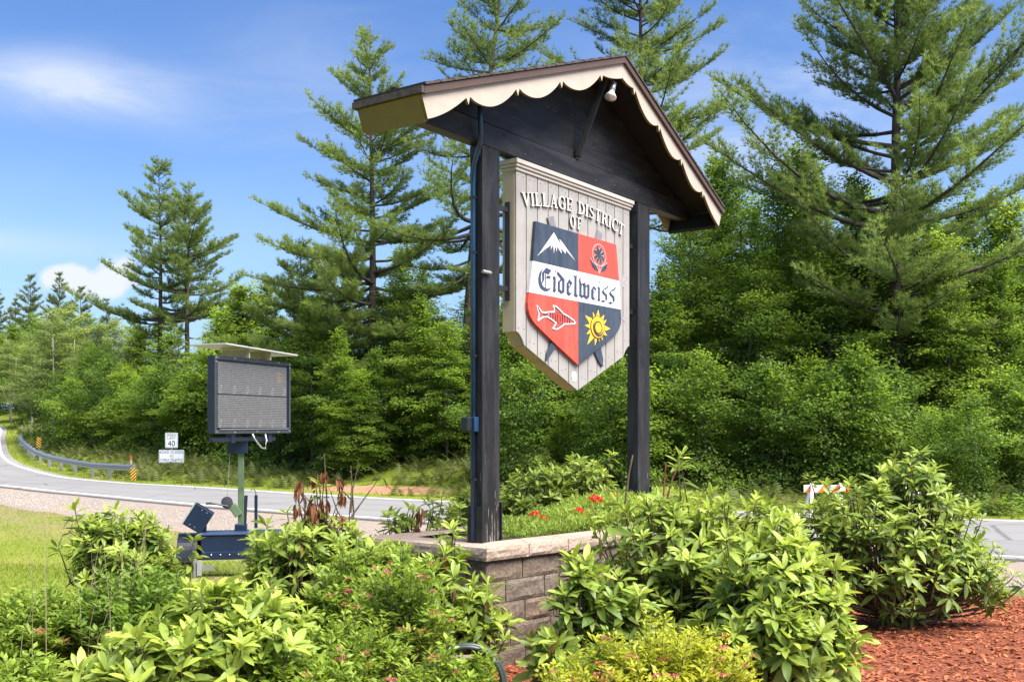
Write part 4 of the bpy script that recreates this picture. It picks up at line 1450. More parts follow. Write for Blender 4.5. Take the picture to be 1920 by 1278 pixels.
# display: own frame, facing to the right of the camera
TH_B = math.atan2(0.361, 0.933)                 # direction of the board's width from the view axis
UB = Vector((math.sin(TH_B), math.cos(TH_B), 0))
disp = empty('display', (0, 0, 0))
disp.parent = tr
ctr = Vector((at(476, 15.5) - TB[0], 15.5 - TB[1], 0))
ang = math.atan2(UB.y, UB.x)
disp.matrix_basis = Matrix.Rotation(-TR_RZ, 4, 'Z') @ Matrix.Translation(ctr) @ Matrix.Rotation(ang, 4, 'Z')
ZB = EYE - tz
bz0, bz1 = ZB - 0.115, ZB + 1.02
hw = 0.965
MB().box(-hw, hw, 0.0, 0.115, bz0, bz1).build('cabinet', BLUED, disp, bevel=0.006)
fr = plain('dark_grey_frame', (0.035, 0.037, 0.048), 0.45)
for x0, x1, z0, z1 in ((-hw, hw, bz1 - 0.055, bz1), (-hw, hw, bz0, bz0 + 0.055), (-hw, -hw + 0.045, bz0 + .056, bz1 - .056), (hw - 0.045, hw, bz0 + .056, bz1 - .056)):
    MB().box(x0, x1, -0.022, -0.001, z0, z1).build('frame', fr, disp, bevel=0.004)


def led_mat():
    k = NT('led_matrix')
    c = k.n('ShaderNodeTexCoord')
    sp = k.n('ShaderNodeSeparateXYZ')
    k.l(c.outputs['Object'], sp.inputs[0])
    fx_ = k.math('FRACT', k.math('MULTIPLY', sp.outputs[0], 1 / 0.040))
    fz_ = k.math('FRACT', k.math('MULTIPLY', sp.outputs[2], 1 / 0.0265))
    gx_ = k.math('LESS_THAN', fx_, 0.14)
    gz_ = k.math('LESS_THAN', fz_, 0.30)
    g = k.math('MAXIMUM', gz_, k.math('MULTIPLY', gx_, 0.55))
    n = k.noise(k.coord('Object', (1, 1, 1)), 60, 3)
    led = k.ramp(n, [(0.3, (0.085, 0.082, 0.086)), (0.7, (0.19, 0.183, 0.185))])
    col = k.mix(g, led, (0.022, 0.022, 0.026))
    return k.set(col, 0.35, 0.0, 0.5)


LED = led_mat()
zm = (bz0 + bz1) / 2 + 0.01
MB().box(-hw + 0.075, hw - 0.105, -0.012, -0.002, zm + 0.006, bz1 - 0.085).build('led_module', LED, disp)
MB().box(-hw + 0.075, hw - 0.105, -0.012, -0.002, bz0 + 0.085, zm - 0.006).build('led_module', LED, disp)
DOT = plain('led_dot', (0.24, 0.24, 0.24), 0.4)
for zc in (zm + 0.075, bz0 + 0.150):
    for i in range(6):
        xc = -hw + 0.125 + i * 0.325
        d = MB()
        for j in range(5):
            for kx in (-1, 1):
                x = xc + kx * (0.028 - abs(j - 2) * 0.010) + j * 0.006
                z = zc + (j - 2) * 0.0265
                d.box(x - 0.008, x + 0.008, -0.0150, -0.0121, z - 0.006, z + 0.006)
        d.build('dot_cluster', DOT, disp)
ORG = plain('amber_led', (0.55, 0.22, 0.03), 0.4)
d = MB()
for j in range(7):
    for kx in range(3):
        if (j + kx) % 2 or kx == 1:
            x, z = 0.60 + kx * 0.04, bz1 - 0.335 + j * 0.0265
            d.box(x, x + 0.013, -0.0148, -0.0121, z, z + 0.010)
d.build('amber_digit', ORG, disp)
for x, z in ((-hw + .03, bz1 - .03), (-hw + .03, bz1 - .09), (hw - .03, bz1 - .03), (hw - .03, bz1 - .09), (-hw + .03, bz0 + .03), (hw - .03, bz0 + .03), (-0.5, bz1 - .02), (0.62, bz1 - .02), (-0.5, bz0 + .02), (0.62, bz0 + .02), (0.05, bz0 + .03)):
    MB().box(x - 0.022, x + 0.022, -0.026, -0.0222, z - 0.009, z + 0.009).build('corner_clip', M['galv'], disp)
MB().tube([(-hw + 0.10, -0.030, bz0 + 0.062), (hw - 0.08, -0.030, bz0 + 0.070)], 0.008, 6).build('lock_rod', M['galv'], disp)
# support arm under the display
MB().box(-0.95, 0.62, 0.03, 0.10, bz0 - 0.115, bz0 - 0.055).build('support_arm', BLUED, disp, bevel=0.004)
for x in (-0.48, 0.46):
    MB().box(x - 0.05, x + 0.05, 0.02, 0.11, bz0 - 0.14, bz0 + 0.0).build('arm_bracket', BLUED, disp)
hb = MB().box(-0.20, 0.10, -0.10, 0.10, bz0 - 0.30, bz0 - 0.10, Matrix.Rotation(-TR_RZ + TR_RZ, 4, 'Z'))
hb.build('rotation_head', BLUE, tr, bevel=0.01)
MB().tube([(-0.05, 0.0, bz0 + 0.01), (-0.02, -0.03, bz0 - 0.09), (0.12, -0.05, bz0 - 0.22), (0.24, -0.04, bz0 - 0.24), (0.30, -0.02, bz0 - 0.12), (0.29, 0.0, bz0 + 0.0)], 0.014, 8).build('power_cable', M['grey_metal'], disp, smooth=True)
# solar panel
so = MB().box(-0.99, 0.86, -0.17, 0.48, bz1 + 0.128, bz1 + 0.150, Matrix.Rotation(R(1.5), 4, 'Y'))
sp_ = so.build('solar_panel', plain('solar_frame', (0.46, 0.45, 0.43), 0.4, 0.3), disp, bevel=0.004)
MB().box(-0.95, 0.82, -0.13, 0.44, bz1 + 0.1505, bz1 + 0.153, Matrix.Rotation(R(1.5), 4, 'Y')).build('solar_cells', plain('solar_glass', (0.012, 0.016, 0.035), 0.1), sp_)
for x in (-0.25, 0.30):
    MB().box(x - 0.012, x + 0.012, -0.10, 0.40, bz1 + 0.001, bz1 + 0.128).build('panel_support', plain('tan_support', (0.36, 0.31, 0.24), 0.5), sp_)

# ------------------------------------------------------------------ road signs, markers, guard rail


def font_mesh(txt, size, depth=0.002, spacing=1.0):
    cu = bpy.data.curves.new('t', 'FONT')
    cu.body = txt
    cu.size = size
    cu.align_x = 'CENTER'
    cu.align_y = 'CENTER'
    cu.extrude = depth
    cu.space_character = spacing
    o = bpy.data.objects.new('t', cu)
    COL.objects.link(o)
    dg = bpy.context.evaluated_depsgraph_get()
    dg.update()
    me = bpy.data.meshes.new_from_object(o.evaluated_get(dg))
    bpy.data.objects.remove(o)
    me.materials.clear()
    return me


INKB = plain('black_sign_ink', (0.015, 0.015, 0.017), 0.5)
WHITE_S = plain('white_sheeting', (0.74, 0.75, 0.77), 0.45, 0, 0.04)


def lettering(txt, size, x, y, z, parent, spacing=1.0, sx=1.0, sz=1.0):
    o = link('lettering', font_mesh(txt, size, 0.002, spacing), INKB, parent)
    o.matrix_basis = Matrix.Translation((x, y, z)) @ Matrix.Rotation(R(90), 4, 'X') @ Matrix.Diagonal((sx, sz, 1, 1))
    return o


def rrect(w, h, r=0.04, n=4):
    o = []
    for cx, cz_, a0 in ((w / 2 - r, h / 2 - r, 0), (-w / 2 + r, h / 2 - r, 90), (-w / 2 + r, -h / 2 + r, 180), (w / 2 - r, -h / 2 + r, 270)):
        for k in range(n + 1):
            a = R(a0 + 90 * k / n)
            o.append((cx + r * math.cos(a), cz_ + r * math.sin(a)))
    return o


ry = 50.0
rx = at(321.5, ry)
rsz = gz(rx, ry)
rs_ = empty('road_sign', (rx, ry, rsz), R(-4), 'steel post carrying a speed limit plate above a road closed plate', 'sign')
ph_ = 1.0


def zpx(py, Y):
    return (798 - py) * Y / F_PX + EYE


MB().box(-0.035, 0.035, 0.012, 0.05, -0.2, zpx(812, ry) - rsz).build('post', M['galv'], rs_)
for w, h, yc, name in ((0.645, 0.750, 825.0, 'speed_plate'), (1.275, 0.630, 854.8, 'closure_plate')):
    zc = zpx(yc, ry) - rsz
    pl = MB().prism([(x, z + zc) for x, z in rrect(w, h)], 0.0, 0.010).build(name, WHITE_S, rs_)
    o_, i_ = rrect(w - 0.05, h - 0.05), rrect(w - 0.075, h - 0.075)
    bd = MB()
    for k in range(len(o_)):
        a, b = o_[k], o_[(k + 1) % len(o_)]
        c_, d_ = i_[(k + 1) % len(o_)], i_[k]
        bd.prism([(p[0], p[1] + zc) for p in (a, b, c_, d_)], -0.003, -0.0005)
    bd.build('border', INKB, pl)
    if name == 'speed_plate':
        lettering('SPEED', 0.155, 0, -0.003, zc + 0.245, pl, 1.15)
        lettering('LIMIT', 0.155, 0, -0.003, zc + 0.095, pl, 1.15)
        lettering('40', 0.385, 0, -0.003, zc - 0.165, pl, 1.0, 1.0, 1.0)
    else:
        lettering('ROAD CLOSED', 0.165, 0, -0.003, zc + 0.185, pl, 1.15, 0.95)
        lettering('TO', 0.14, 0, -0.003, zc + 0.0, pl, 1.1)
        lettering('THRU TRAFFIC', 0.165, 0, -0.003, zc - 0.185, pl, 1.12, 0.95)


def hazard_marker(px, py_top, py_bot, Y, label, rz, w, flip=False):
    x = at(px, Y)
    g = gz(x, Y)
    z0, z1 = zpx(py_bot, Y) - g, zpx(py_top, Y) - g
    e = empty('hazard_marker', (x, Y, g), rz, label, 'marker')
    MB().box(-0.03, 0.03, 0.014, 0.05, -0.2, z1 - 0.03).build('post', M['galv'], e)
    YL = plain('amber_sheeting', (0.80, 0.42, 0.02), 0.5, 0, 0.08)
    MB().box(-w / 2, w / 2, 0.0, 0.012, z0, z1).build('plate', YL, e)
    n = 4
    H = (z1 - z0)
    st = H / n
    for i in range(-2, n + 1):
        q = []
        b0 = z0 + i * st
        s = w * 1.0
        pts = [(-w / 2, b0), (w / 2, b0 + s), (w / 2, b0 + s + st * 0.5), (-w / 2, b0 + st * 0.5)]
        # clip to the plate
        cl_ = []
        for a, b in zip(pts, pts[1:] + pts[:1]):
            cl_.append((a, b))

        def clip(poly, lim, above):
            out = []
            for a, b in zip(poly, poly[1:] + poly[:1]):
                ina, inb = (a[1] >= lim) == above, (b[1] >= lim) == above
                if ina:
                    out.append(a)
                if ina != inb:
                    t = (lim - a[1]) / (b[1] - a[1])
                    out.append((a[0] + (b[0] - a[0]) * t, lim))
            return out
        q = clip(clip(pts, z0, True), z1, False)
        if len(q) >= 3:
            if flip:
                q = [(-a, b) for a, b in q]
            MB().prism(q, -0.004, -0.0005).build('stripe', INKB, e)
    return e


hazard_marker(250, 877, 900, 46.9, 'yellow and black striped marker plate fixed where the guard rail ends beside the road signs', R(8), 0.24)
hazard_marker(73, 819, 838.5, 63.0, 'yellow and black striped marker plate standing among ferns behind the guard rail', R(30), 0.27, True)
# slim delineator with red reflector
dx_ = at(246, 51)
dg_ = gz(dx_, 51)
de = empty('delineator', (dx_, 51, dg_), 0, 'slim pale post with a red reflector standing behind the end of the guard rail', 'post')
MB().box(-0.035, 0.035, -0.02, 0.02, -0.2, zpx(858, 51) - dg_).build('post', plain('pale_post', (0.45, 0.42, 0.38), 0.6), de)
MB().prism(rrect(0.11, 0.15, 0.03), 0, 0.02).build('reflector', plain('red_reflector', (0.70, 0.06, 0.03), 0.4), de).location = (0, -0.045, zpx(857, 51) - dg_)

# W-beam guard rail following the bend just outside the far edge line
GR = catmull([(-17.9, 47.6), (-19.9, 49.3), (-22.2, 51.8), (-25.3, 55.6), (-28.4, 60.2), (-31.3, 65.2), (-33.8, 69.6), (-35.2, 72.4)], 6)
gr = empty('guard_rail', (GR[0][0], GR[0][1], gz(*GR[0])), 0, 'galvanised W beam guard rail curving along the road bend', 'guard rail')
gb = Vector((GR[0][0], GR[0][1], gz(*GR[0])))
prof = [(0.00, 0.155), (0.02, 0.150), (0.075, 0.105), (0.075, 0.065), (0.0, 0.02), (0.0, -0.02), (0.075, -0.065), (0.075, -0.105), (0.02, -0.150), (0.0, -0.155)]
tg = np.gradient(GR, axis=0)
tg /= np.linalg.norm(tg, axis=1)[:, None]
nr = np.stack([-tg[:, 1], tg[:, 0]], 1) * 1.0          # towards the road
if nr[0][1] > 0:
    nr = -nr
vs_, fs_ = [], []
for i, (p, q) in enumerate(zip(GR, nr)):
    g = float(base_z(p[1])) + 0.02
    for o, h in prof:
        vs_.append((p[0] + q[0] * o - gb.x, p[1] + q[1] * o - gb.y, g + 0.58 + h - gb.z))
m_ = len(prof)
for i in range(len(GR) - 1):
    for k in range(m_ - 1):
        a = i * m_ + k
        fs_.append((a, a + m_, a + m_ + 1, a + 1))
me = bpy.data.meshes.new('rail')
me.from_pydata(vs_, [], fs_)
o = link('rail', me, M['galv'], gr, smooth=False)
o.modifiers.new('thick', 'SOLIDIFY').thickness = 0.006
acc, last = 1.9, None
for i in range(len(GR)):
    if last is not None:
        acc += float(np.linalg.norm(GR[i] - last))
    last = GR[i]
    if acc >= 1.9:
        acc = 0
        p = GR[i] - nr[i] * 0.10
        g = float(base_z(p[1]))
        a = math.atan2(tg[i][1], tg[i][0])
        Mx = Matrix.Translation((p[0] - gb.x, p[1] - gb.y, g - gb.z)) @ Matrix.Rotation(a, 4, 'Z')
        MB().box(-0.05, 0.05, -0.075, 0.075, -0.3, 0.74, Mx).build('rail_post', M['galv'], gr)
Mx = Matrix.Translation((GR[0][0] - gb.x, GR[0][1] - gb.y, float(base_z(GR[0][1])) + 0.60 - gb.z)) @ Matrix.Rotation(math.atan2(tg[0][1], tg[0][0]), 4, 'Z')
MB().box(-0.30, 0.02, -0.05, 0.03, -0.17, 0.17, Mx).build('end_plate', M['galv'], gr, bevel=0.02)

# ------------------------------------------------------------------ barricades across the closed road


def barricade(px0, px1, Y, ptop, label, rz=0.0):
    x0, x1 = at(px0, Y), at(px1, Y)
    xc, w = (x0 + x1) / 2, x1 - x0
    g = gz(xc, Y)
    e = empty('barricade', (xc, Y, g), rz, label, 'barricade', None)
    WP = plain('white_barricade', (0.72, 0.72, 0.72), 0.55)
    OR = plain('orange_stripe', (0.78, 0.17, 0.02), 0.5, 0, 0.08)
    zt = zpx(ptop, Y) - g
    for k in range(1):
        z1 = zt - k * 0.42
        z0 = z1 - 0.205
        if z0 < 0.1:
            continue
        rl = MB().box(-w / 2, w / 2, -0.012, 0.012, z0, z1).build('rail_board', WP, e)
        n = int(w / 0.30)
        for i in range(-1, n + 1):
            b = -w / 2 + i * 0.36
            q = [(b, z0 + .001), (b + 0.17, z0 + .001), (b + 0.17 + 0.18, z1 - .001), (b + 0.18, z1 - .001)]
            q = [(min(max(x, -w / 2), w / 2), z) for x, z in q]
            if abs(q[1][0] - q[0][0]) + abs(q[2][0] - q[3][0]) > 0.02:
                MB().prism(q, -0.015, -0.0125).build('stripe', OR, e)
    for s in (-1, 1):
        xs_ = s * (w / 2 - 0.22)
        for t in (-1, 1):
            MB().bar((xs_ - s * 0.0, t * 0.03 - 0.02 * (t < 0), zt + 0.03), (xs_ - 0.14, t * 0.42, 0.0), 0.07, 0.05).build('leg', WP, e)
    return e


barricade(1507, 1592, 27.5, 908.5, 'white and orange striped barricade whose end sticks out beside the round rhododendron', R(0))
barricade(1665, 1738, 27.0, 912, 'white and orange striped barricade nearly hidden behind the tall top of the rhododendron', R(-4))

# ------------------------------------------------------------------ foliage tools
def unit(a):
    return a / np.maximum(np.linalg.norm(a, axis=-1, keepdims=True), 1e-9)


def frames(d, up, scale):
    x = unit(d)
    y = np.cross(up, x)
    bad = np.linalg.norm(y, axis=1) < 1e-3
    y[bad] = np.array([0.0, 1.0, 0.0])
    y = unit(y)
    z = np.cross(x, y)
    return np.stack([x, y, z], 2) * np.asarray(scale)[:, None, None]


def scatter(name, tv, tf, Mx, T, tone):
    N, n, m = len(T), len(tv), len(tf)
    V = (np.einsum('nij,vj->nvi', Mx, tv) + T[:, None, :]).reshape(-1, 3)
    Fq = (tf[None] + (np.arange(N) * n)[:, None, None]).reshape(-1, tf.shape[1])
    return np_mesh(name, V, Fq, np.repeat(tone, m))


# broad leaf: folded, five-point outline (maple-like), 4 triangles
LEAF_V = np.array([(0, 0, 0), (0.42, 0.40, 0.09), (0.62, 0.16, 0.05), (1.0, 0, -0.06), (0.62, -0.16, 0.05), (0.42, -0.40, 0.09)], float)
LEAF_F = np.array([(0, 3, 2), (0, 2, 1), (0, 4, 3), (0, 5, 4)])
# small oval leaf, 2 triangles folded on the midrib
OVAL_V = np.array([(0, 0, 0), (0.45, 0.24, 0.05), (1.0, 0, -0.05), (0.45, -0.24, 0.05)], float)
OVAL_F = np.array([(0, 2, 1), (0, 3, 2)])


TREE_V = OVAL_V * np.array([1, 1.45, 1])


def tuft_template(n=7, seed=1, w=0.12):
    r = np.random.default_rng(seed)
    vs, fs = [], []
    for i in range(n):
        a = 2 * math.pi * i / n + r.uniform(-0.3, 0.3)
        c = r.uniform(0.25, 1.0)
        d = np.array([1.0, c * math.cos(a), c * math.sin(a)])
        d /= np.linalg.norm(d)
        s = np.cross(d, np.array([0.2, math.sin(a), -math.cos(a)]))
        s = s / np.linalg.norm(s) * w / 2
        b = np.array([r.uniform(-0.25, 0.15), 0, 0])
        k = len(vs)
        vs += [b - s, b + s, b + d * r.uniform(0.8, 1.1)]
        fs.append((k, k + 1, k + 2))
    return np.array(vs), np.array(fs)


TUFT_V, TUFT_F = tuft_template()


class Limbs:
    def __init__(self):
        self.mb = MB()

    def add(self, pts, r0, r1, n=5):
        k = len(pts)
        self.mb.tube([tuple(p) for p in pts], [r0 + (r1 - r0) * i / (k - 1) for i in range(k)], n, cap=False)


def pine_tree(name, seed, H, Rr, z0f=0.2, up=0.35, whorl=0.62, trunk_r=0.2, lean=(0, 0), tuft=0.215, dens=1.0, mat='pine', el0=-6, el1=42, irregular=0.25, prof_pow=0.9):
    r = np.random.default_rng(seed)
    root = empty(name)
    tz_ = np.linspace(0, H, 14)
    ph = r.uniform(0, 6.28, 2)

    def axis(z):
        t = z / H
        return np.array([lean[0] * t ** 1.6 + 0.10 * math.sin(t * 7 + ph[0]) * t, lean[1] * t ** 1.6 + 0.10 * math.sin(t * 6 + ph[1]) * t, z])
    tm = MB()
    tm.tube([tuple(axis(z)) for z in tz_], [max(0.012, trunk_r * (1 - z / H) ** 0.85 + (0.25 * trunk_r if z == 0 else 0)) for z in tz_], 10)
    lim = Limbs()
    lim.mb = tm
    P, D, U, Sz, To = [], [], [], [], []
    z = z0f * H
    az = r.uniform(0, 6.28)
    while z < H * 0.975:
        f = (z - z0f * H) / (H * (1 - z0f))
        prof = min(1.0, (1 - f) ** prof_pow * 1.12 + 0.03) * (0.62 + 0.38 * min(1, f * 4))
        nb = r.integers(3, 6)
        wl_ = r.uniform(1 - irregular, 1 + irregular)
        for b in range(nb):
            az += 2 * math.pi / nb + r.uniform(-0.35, 0.35)
            L = Rr * prof * wl_ * r.uniform(0.60, 1.12)
            if L < 0.25:
                L = 0.25
            if r.random() < irregular * 0.35:
                continue
            el = R(el0 + (el1 - el0) * f + r.uniform(-13, 13))
            h = np.array([math.cos(az), math.sin(az), 0])
            s_ = np.linspace(0, 1, 7)
            zb = z + r.uniform(-0.35, 0.35) * whorl
            base = axis(zb)
            sag = 0.10 * L * (1 - f)
            bend = r.uniform(-0.34, 0.34)
            side = np.array([-h[1], h[0], 0])

            def path(s):
                return base + h * L * s * math.cos(el) + side * bend * L * s * s + np.array([0, 0, L * (s * math.sin(el) + up * s * s * 0.42) - sag * math.sin(s * math.pi) * 0.8])
            pts = [path(s) for s in s_]
            lim.add(pts, max(0.012, 0.018 + 0.016 * L * (1 - f * .5)), 0.006)
            start = 0.12 if f > 0.4 else 0.22
            step = 0.165 / dens
            ns = max(2, int(L * (1 - start) / step))
            cph = r.uniform(0, 6.28)
            for i in range(ns):
                s = start + (1 - start) * (i + r.random()) / ns
                cw = math.sin(s * L * 3.4 + cph)
                if cw < -0.80 and s < 0.9:
                    continue
                p = path(s)
                fw = unit(path(min(1, s + 0.05)) - path(max(0, s - 0.05)))
                for sg in (-1, 1):
                    lt = min(1.40, 0.42 * L * (1 - s) + 0.30) * r.uniform(0.45, 1.25) * (0.95 + 0.30 * cw)
                    sd2 = np.cross(np.array([0, 0, 1.0]), fw)
                    a_ = r.uniform(0.5, 1.05)
                    d = unit(fw * math.cos(a_) + sg * sd2 * math.sin(a_) + np.array([0, 0, r.uniform(-0.02, 0.34)]))
                    nt = max(2, int(lt / 0.078 * dens))
                    q = (np.arange(nt) + 0.6) / nt
                    pos = p + d * lt * q[:, None] + r.normal(0, 0.05, (nt, 3)) + np.array([0, 0, 0.10]) * (lt * q[:, None])
                    P.append(pos)
                    dd = d + np.array([0, 0, 0.42]) + r.normal(0, 0.28, (nt, 3))
                    D.append(dd)
                    Sz.append(tuft * r.uniform(0.72, 1.15, nt))
                    To.append(np.clip(0.20 + 0.5 * q * r.uniform(0.4, 1.3) + 0.25 * s + r.normal(0, 0.12, nt) - 0.1, 0, 1))
            # leading shoot
            nt = 4
            q = np.linspace(0.90, 1.02, nt)
            P.append(np.array([path(s) for s in q]))
            D.append(np.repeat((unit(path(1.0) - path(0.9)) + np.array([0, 0, .3]))[None], nt, 0) + r.normal(0, .2, (nt, 3)))
            Sz.append(np.full(nt, tuft))
            To.append(np.full(nt, 0.75))
        z += whorl * r.uniform(0.7, 1.3) * (1.0 - 0.45 * f)
    for k in range(12):
        zz = H * r.uniform(0.07, z0f + 0.18)
        a_ = r.uniform(0, 6.28)
        Ld = r.uniform(0.4, 1.5)
        b0 = axis(zz)
        hd = np.array([math.cos(a_), math.sin(a_), r.uniform(-0.25, 0.15)])
        kn = b0 + hd * Ld * 0.5 + r.normal(0, .06, 3)
        lim.add([b0, kn, b0 + hd * Ld + r.normal(0, .12, 3)], 0.022, 0.004)
    # leader
    q = np.linspace(0.955, 1.0, 10)
    P.append(np.array([axis(H * t) for t in q]))
    D.append(np.array([0, 0, 1.0]) + r.normal(0, .45, (10, 3)))
    Sz.append(np.full(10, tuft))
    To.append(np.full(10, 0.6))
    P, D, Sz, To = np.concatenate(P), np.concatenate(D), np.concatenate(Sz), np.concatenate(To)
    me = scatter('crown', TUFT_V, TUFT_F, frames(D, np.tile((0.1, 0.2, 1.0), (len(D), 1)) + r.normal(0, .3, D.shape), Sz), P, To)
    link('crown', me, M[mat], root)
    tm.build('trunk', M['bark_pine'], root, smooth=True)
    return root


def leafy_tree(name, seed, H, Rr, z0f=0.06, n_br=64, leaf=0.125, trunk_r=0.09, mat='maple', barkm='bark_maple', dens=1.0, el0=2, el1=62, top=0.22, droop=0.25, lean=(0, 0), tone0=0.35, forks=1, per=0.085):
    r = np.random.default_rng(seed)
    root = empty(name)
    ph = r.uniform(0, 6.28, 3)

    def axis(z):
        t = z / H
        return np.array([lean[0] * t + 0.22 * math.sin(t * 5 + ph[0]) * t, lean[1] * t + 0.22 * math.sin(t * 4 + ph[1]) * t, z])
    tz_ = np.linspace(0, H, 12)
    tm = MB()
    tm.tube([tuple(axis(z)) for z in tz_], [max(0.008, trunk_r * (1 - z / H) ** 0.8 + (0.3 * trunk_r if z == 0 else 0)) for z in tz_], 9)
    for kf in range(forks - 1):
        a = r.uniform(0, 6.28)
        z_ = H * r.uniform(0.1, 0.3)
        e = axis(H * 0.8) + np.array([math.cos(a), math.sin(a), 0]) * Rr * 0.5
        b = axis(z_)
        pts = [b + (e - b) * t + np.array([math.cos(a), math.sin(a), 0]) * Rr * 0.15 * math.sin(t * math.pi) for t in np.linspace(0, 1, 7)]
        tm.tube([tuple(p) for p in pts], [trunk_r * 0.62 * (1 - 0.8 * t) for t in np.linspace(0, 1, 7)], 7)
    lim = Limbs()
    lim.mb = tm
    P, D, U, Sz, To = [], [], [], [], []
    az = r.uniform(0, 6.28)
    for i in range(n_br):
        f = (i + r.random()) / n_br
        z = H * (z0f + (0.985 - z0f) * f)
        az += 2.4 + r.uniform(-0.5, 0.5)
        prof = (0.78 + 0.22 * math.sin(f * 9 + ph[2])) * min(1.0, (1 - f) / (1 - 0.45) * 0.9 + top) if f > 0.45 else (0.78 + 0.22 * math.sin(f * 9 + ph[2]))
        L = Rr * prof * r.uniform(0.55, 1.15)
        el = R(el0 + (el1 - el0) * f ** 1.5 + r.uniform(-14, 22))
        h = np.array([math.cos(az), math.sin(az), 0])
        side = np.array([-h[1], h[0], 0])
        base = axis(z)
        bend = r.uniform(-0.2, 0.2)

        def path(s):
            return base + h * L * s * math.cos(el) + side * bend * L * s * s + np.array([0, 0, L * (s * math.sin(el) - droop * s * s * math.cos(el))])
        lim.add([path(s) for s in np.linspace(0, 1, 6)], 0.010 + 0.011 * L, 0.004, 4)
        bt = r.normal(0, 0.20)
        nsp = max(3, int(L / 0.18 * dens))
        for k in range(nsp):
            s = 0.16 + 0.86 * (k + r.random()) / nsp
            p = path(min(1.0, s))
            fw = unit(path(min(1, s + .05)) - path(max(0, s - .05)))
            sd2 = unit(np.cross(np.array([0, 0, 1.0]), fw))
            for sg in (-1, 1):
                lt = (0.40 * L * (1 - 0.62 * s) + 0.08) * r.uniform(0.35, 1.25)
                c = p + fw * lt * 0.55 + sg * sd2 * lt * 0.8 + np.array([0, 0, r.normal(0.0, 0.16)])
                nl = int(r.integers(13, 24) * dens)
                sp = 0.15 + 0.10 * r.random()
                tl = r.normal(0, 0.14, 2)
                o2 = r.normal(0, sp, (nl, 2))
                off = fw * o2[:, :1] * 1.25 + sd2 * o2[:, 1:] + np.array([0, 0, 1.0]) * ((o2 * tl).sum(1, keepdims=True) - 0.7 * (o2 ** 2).sum(1, keepdims=True) + r.normal(0, 0.03, (nl, 1)))
                P.append(c + off)
                ra = unit(off + 1e-6)
                D.append(ra * 0.9 + fw * 0.6 + np.array([0, 0, -0.28]) + r.normal(0, 0.35, (nl, 3)))
                Sz.append(leaf * r.uniform(0.65, 1.3, nl))
                To.append(np.clip(tone0 + bt + 0.20 * s + 0.18 * f + r.normal(0, 0.05) + r.normal(0, 0.12, nl) - 0.10, 0, 1))
    P, D, Sz, To = np.concatenate(P), np.concatenate(D), np.concatenate(Sz), np.concatenate(To)
    up = np.array([0, 0, 1.0]) + r.normal(0, 0.38, D.shape)
    me = scatter('crown', TREE_V, OVAL_F, frames(D, up, Sz), P, To)
    link('crown', me, M[mat], root)
    tm.build('trunk', M[barkm], root, smooth=True)
    return root


def copy_tree(src):
    c = src.copy()
    COL.objects.link(c)
    for ch in src.children:
        k = ch.copy()
        COL.objects.link(k)
        k.parent = c
    return c


_used = set()


def place(src, x, y, rz, sc, label, cat, group=None, szf=1.0, sink=0.1):
    """first use moves the source itself, later uses copy it with its parts"""
    o = src if src.name not in _used else copy_tree(src)
    _used.add(src.name)
    o.location = (x, y, gz(x, y) - sink)
    o.rotation_euler = (0, 0, rz)
    o.scale = (sc, sc, sc * szf)
    for k in ('label', 'category', 'group'):
        if k in o:
            del o[k]
    tag(o, label, cat, group)
    return o


def height_for(px, py, Y, x=None):
    x = at(px, Y) if x is None else x
    return (798 - py) * Y / F_PX + EYE - gz(x, Y)


trng = random.Random(4)
# ---- single pines
def single_pine(px, py, Y, label, rz=0.0, **k):
    x = at(px, Y)
    H = height_for(px, py, Y)
    t = pine_tree('pine_tree', H=H, **k)
    return place(t, x, Y, rz, 1.0, label, 'tree')


single_pine(697, 42, 47, 'tall conical white pine rising between the message board and the gateway sign', seed=21, Rr=6.0, z0f=0.22, up=0.26, whorl=0.78, trunk_r=0.24, el0=-6, el1=36, irregular=0.28, dens=1.15)
single_pine(868, -260, 46, 'thin crowned white pine with a curved trunk just behind the post that carries the conduit', seed=33, Rr=5.6, z0f=0.26, up=0.30, whorl=0.95, trunk_r=0.24, lean=(2.4, 0), el0=-14, el1=45, irregular=0.45, dens=1.0)
single_pine(1200, -230, 50, 'dense dark white pine towering directly behind the sign roof', seed=45, Rr=5.3, z0f=0.40, up=0.30, whorl=0.70, trunk_r=0.28, el0=-6, el1=42, irregular=0.24, dens=1.02, prof_pow=0.6)
single_pine(1682, -310, 38, 'largest white pine with long upswept limbs above the maples across the road', seed=58, Rr=6.5, z0f=0.22, up=0.34, whorl=0.62, trunk_r=0.30, el0=4, el1=44, irregular=0.22, dens=1.06, prof_pow=0.55)
single_pine(300, 298, 68, 'taller of the twin white pines standing together beyond the message board', seed=63, Rr=4.9, z0f=0.34, up=0.26, whorl=0.95, trunk_r=0.22, el0=-2, el1=35, irregular=0.35, dens=0.95, tuft=0.26)
single_pine(352, 338, 66, 'shorter of the twin white pines, its bare trunk forking low beyond the message board', seed=71, Rr=4.9, z0f=0.40, up=0.36, whorl=0.85, trunk_r=0.22, el0=0, el1=45, irregular=0.30, dens=0.95, tuft=0.26)
single_pine(566, 452, 50, 'broad low white pine with long drooping plumes behind the message board', seed=87, Rr=5.4, z0f=0.15, up=0.28, whorl=0.75, trunk_r=0.18, el0=-8, el1=40, irregular=0.25, dens=1.25)
far_pine = pine_tree('pine_tree', 95, 16.0, 3.6, z0f=0.16, up=0.22, whorl=0.85, trunk_r=0.2, tuft=0.33, dens=0.8, mat='pine_far', irregular=0.3)
far_pine2 = pine_tree('pine_tree', 96, 16.0, 4.0, z0f=0.12, up=0.28, whorl=0.95, trunk_r=0.2, tuft=0.33, dens=0.8, mat='pine_far', irregular=0.35)
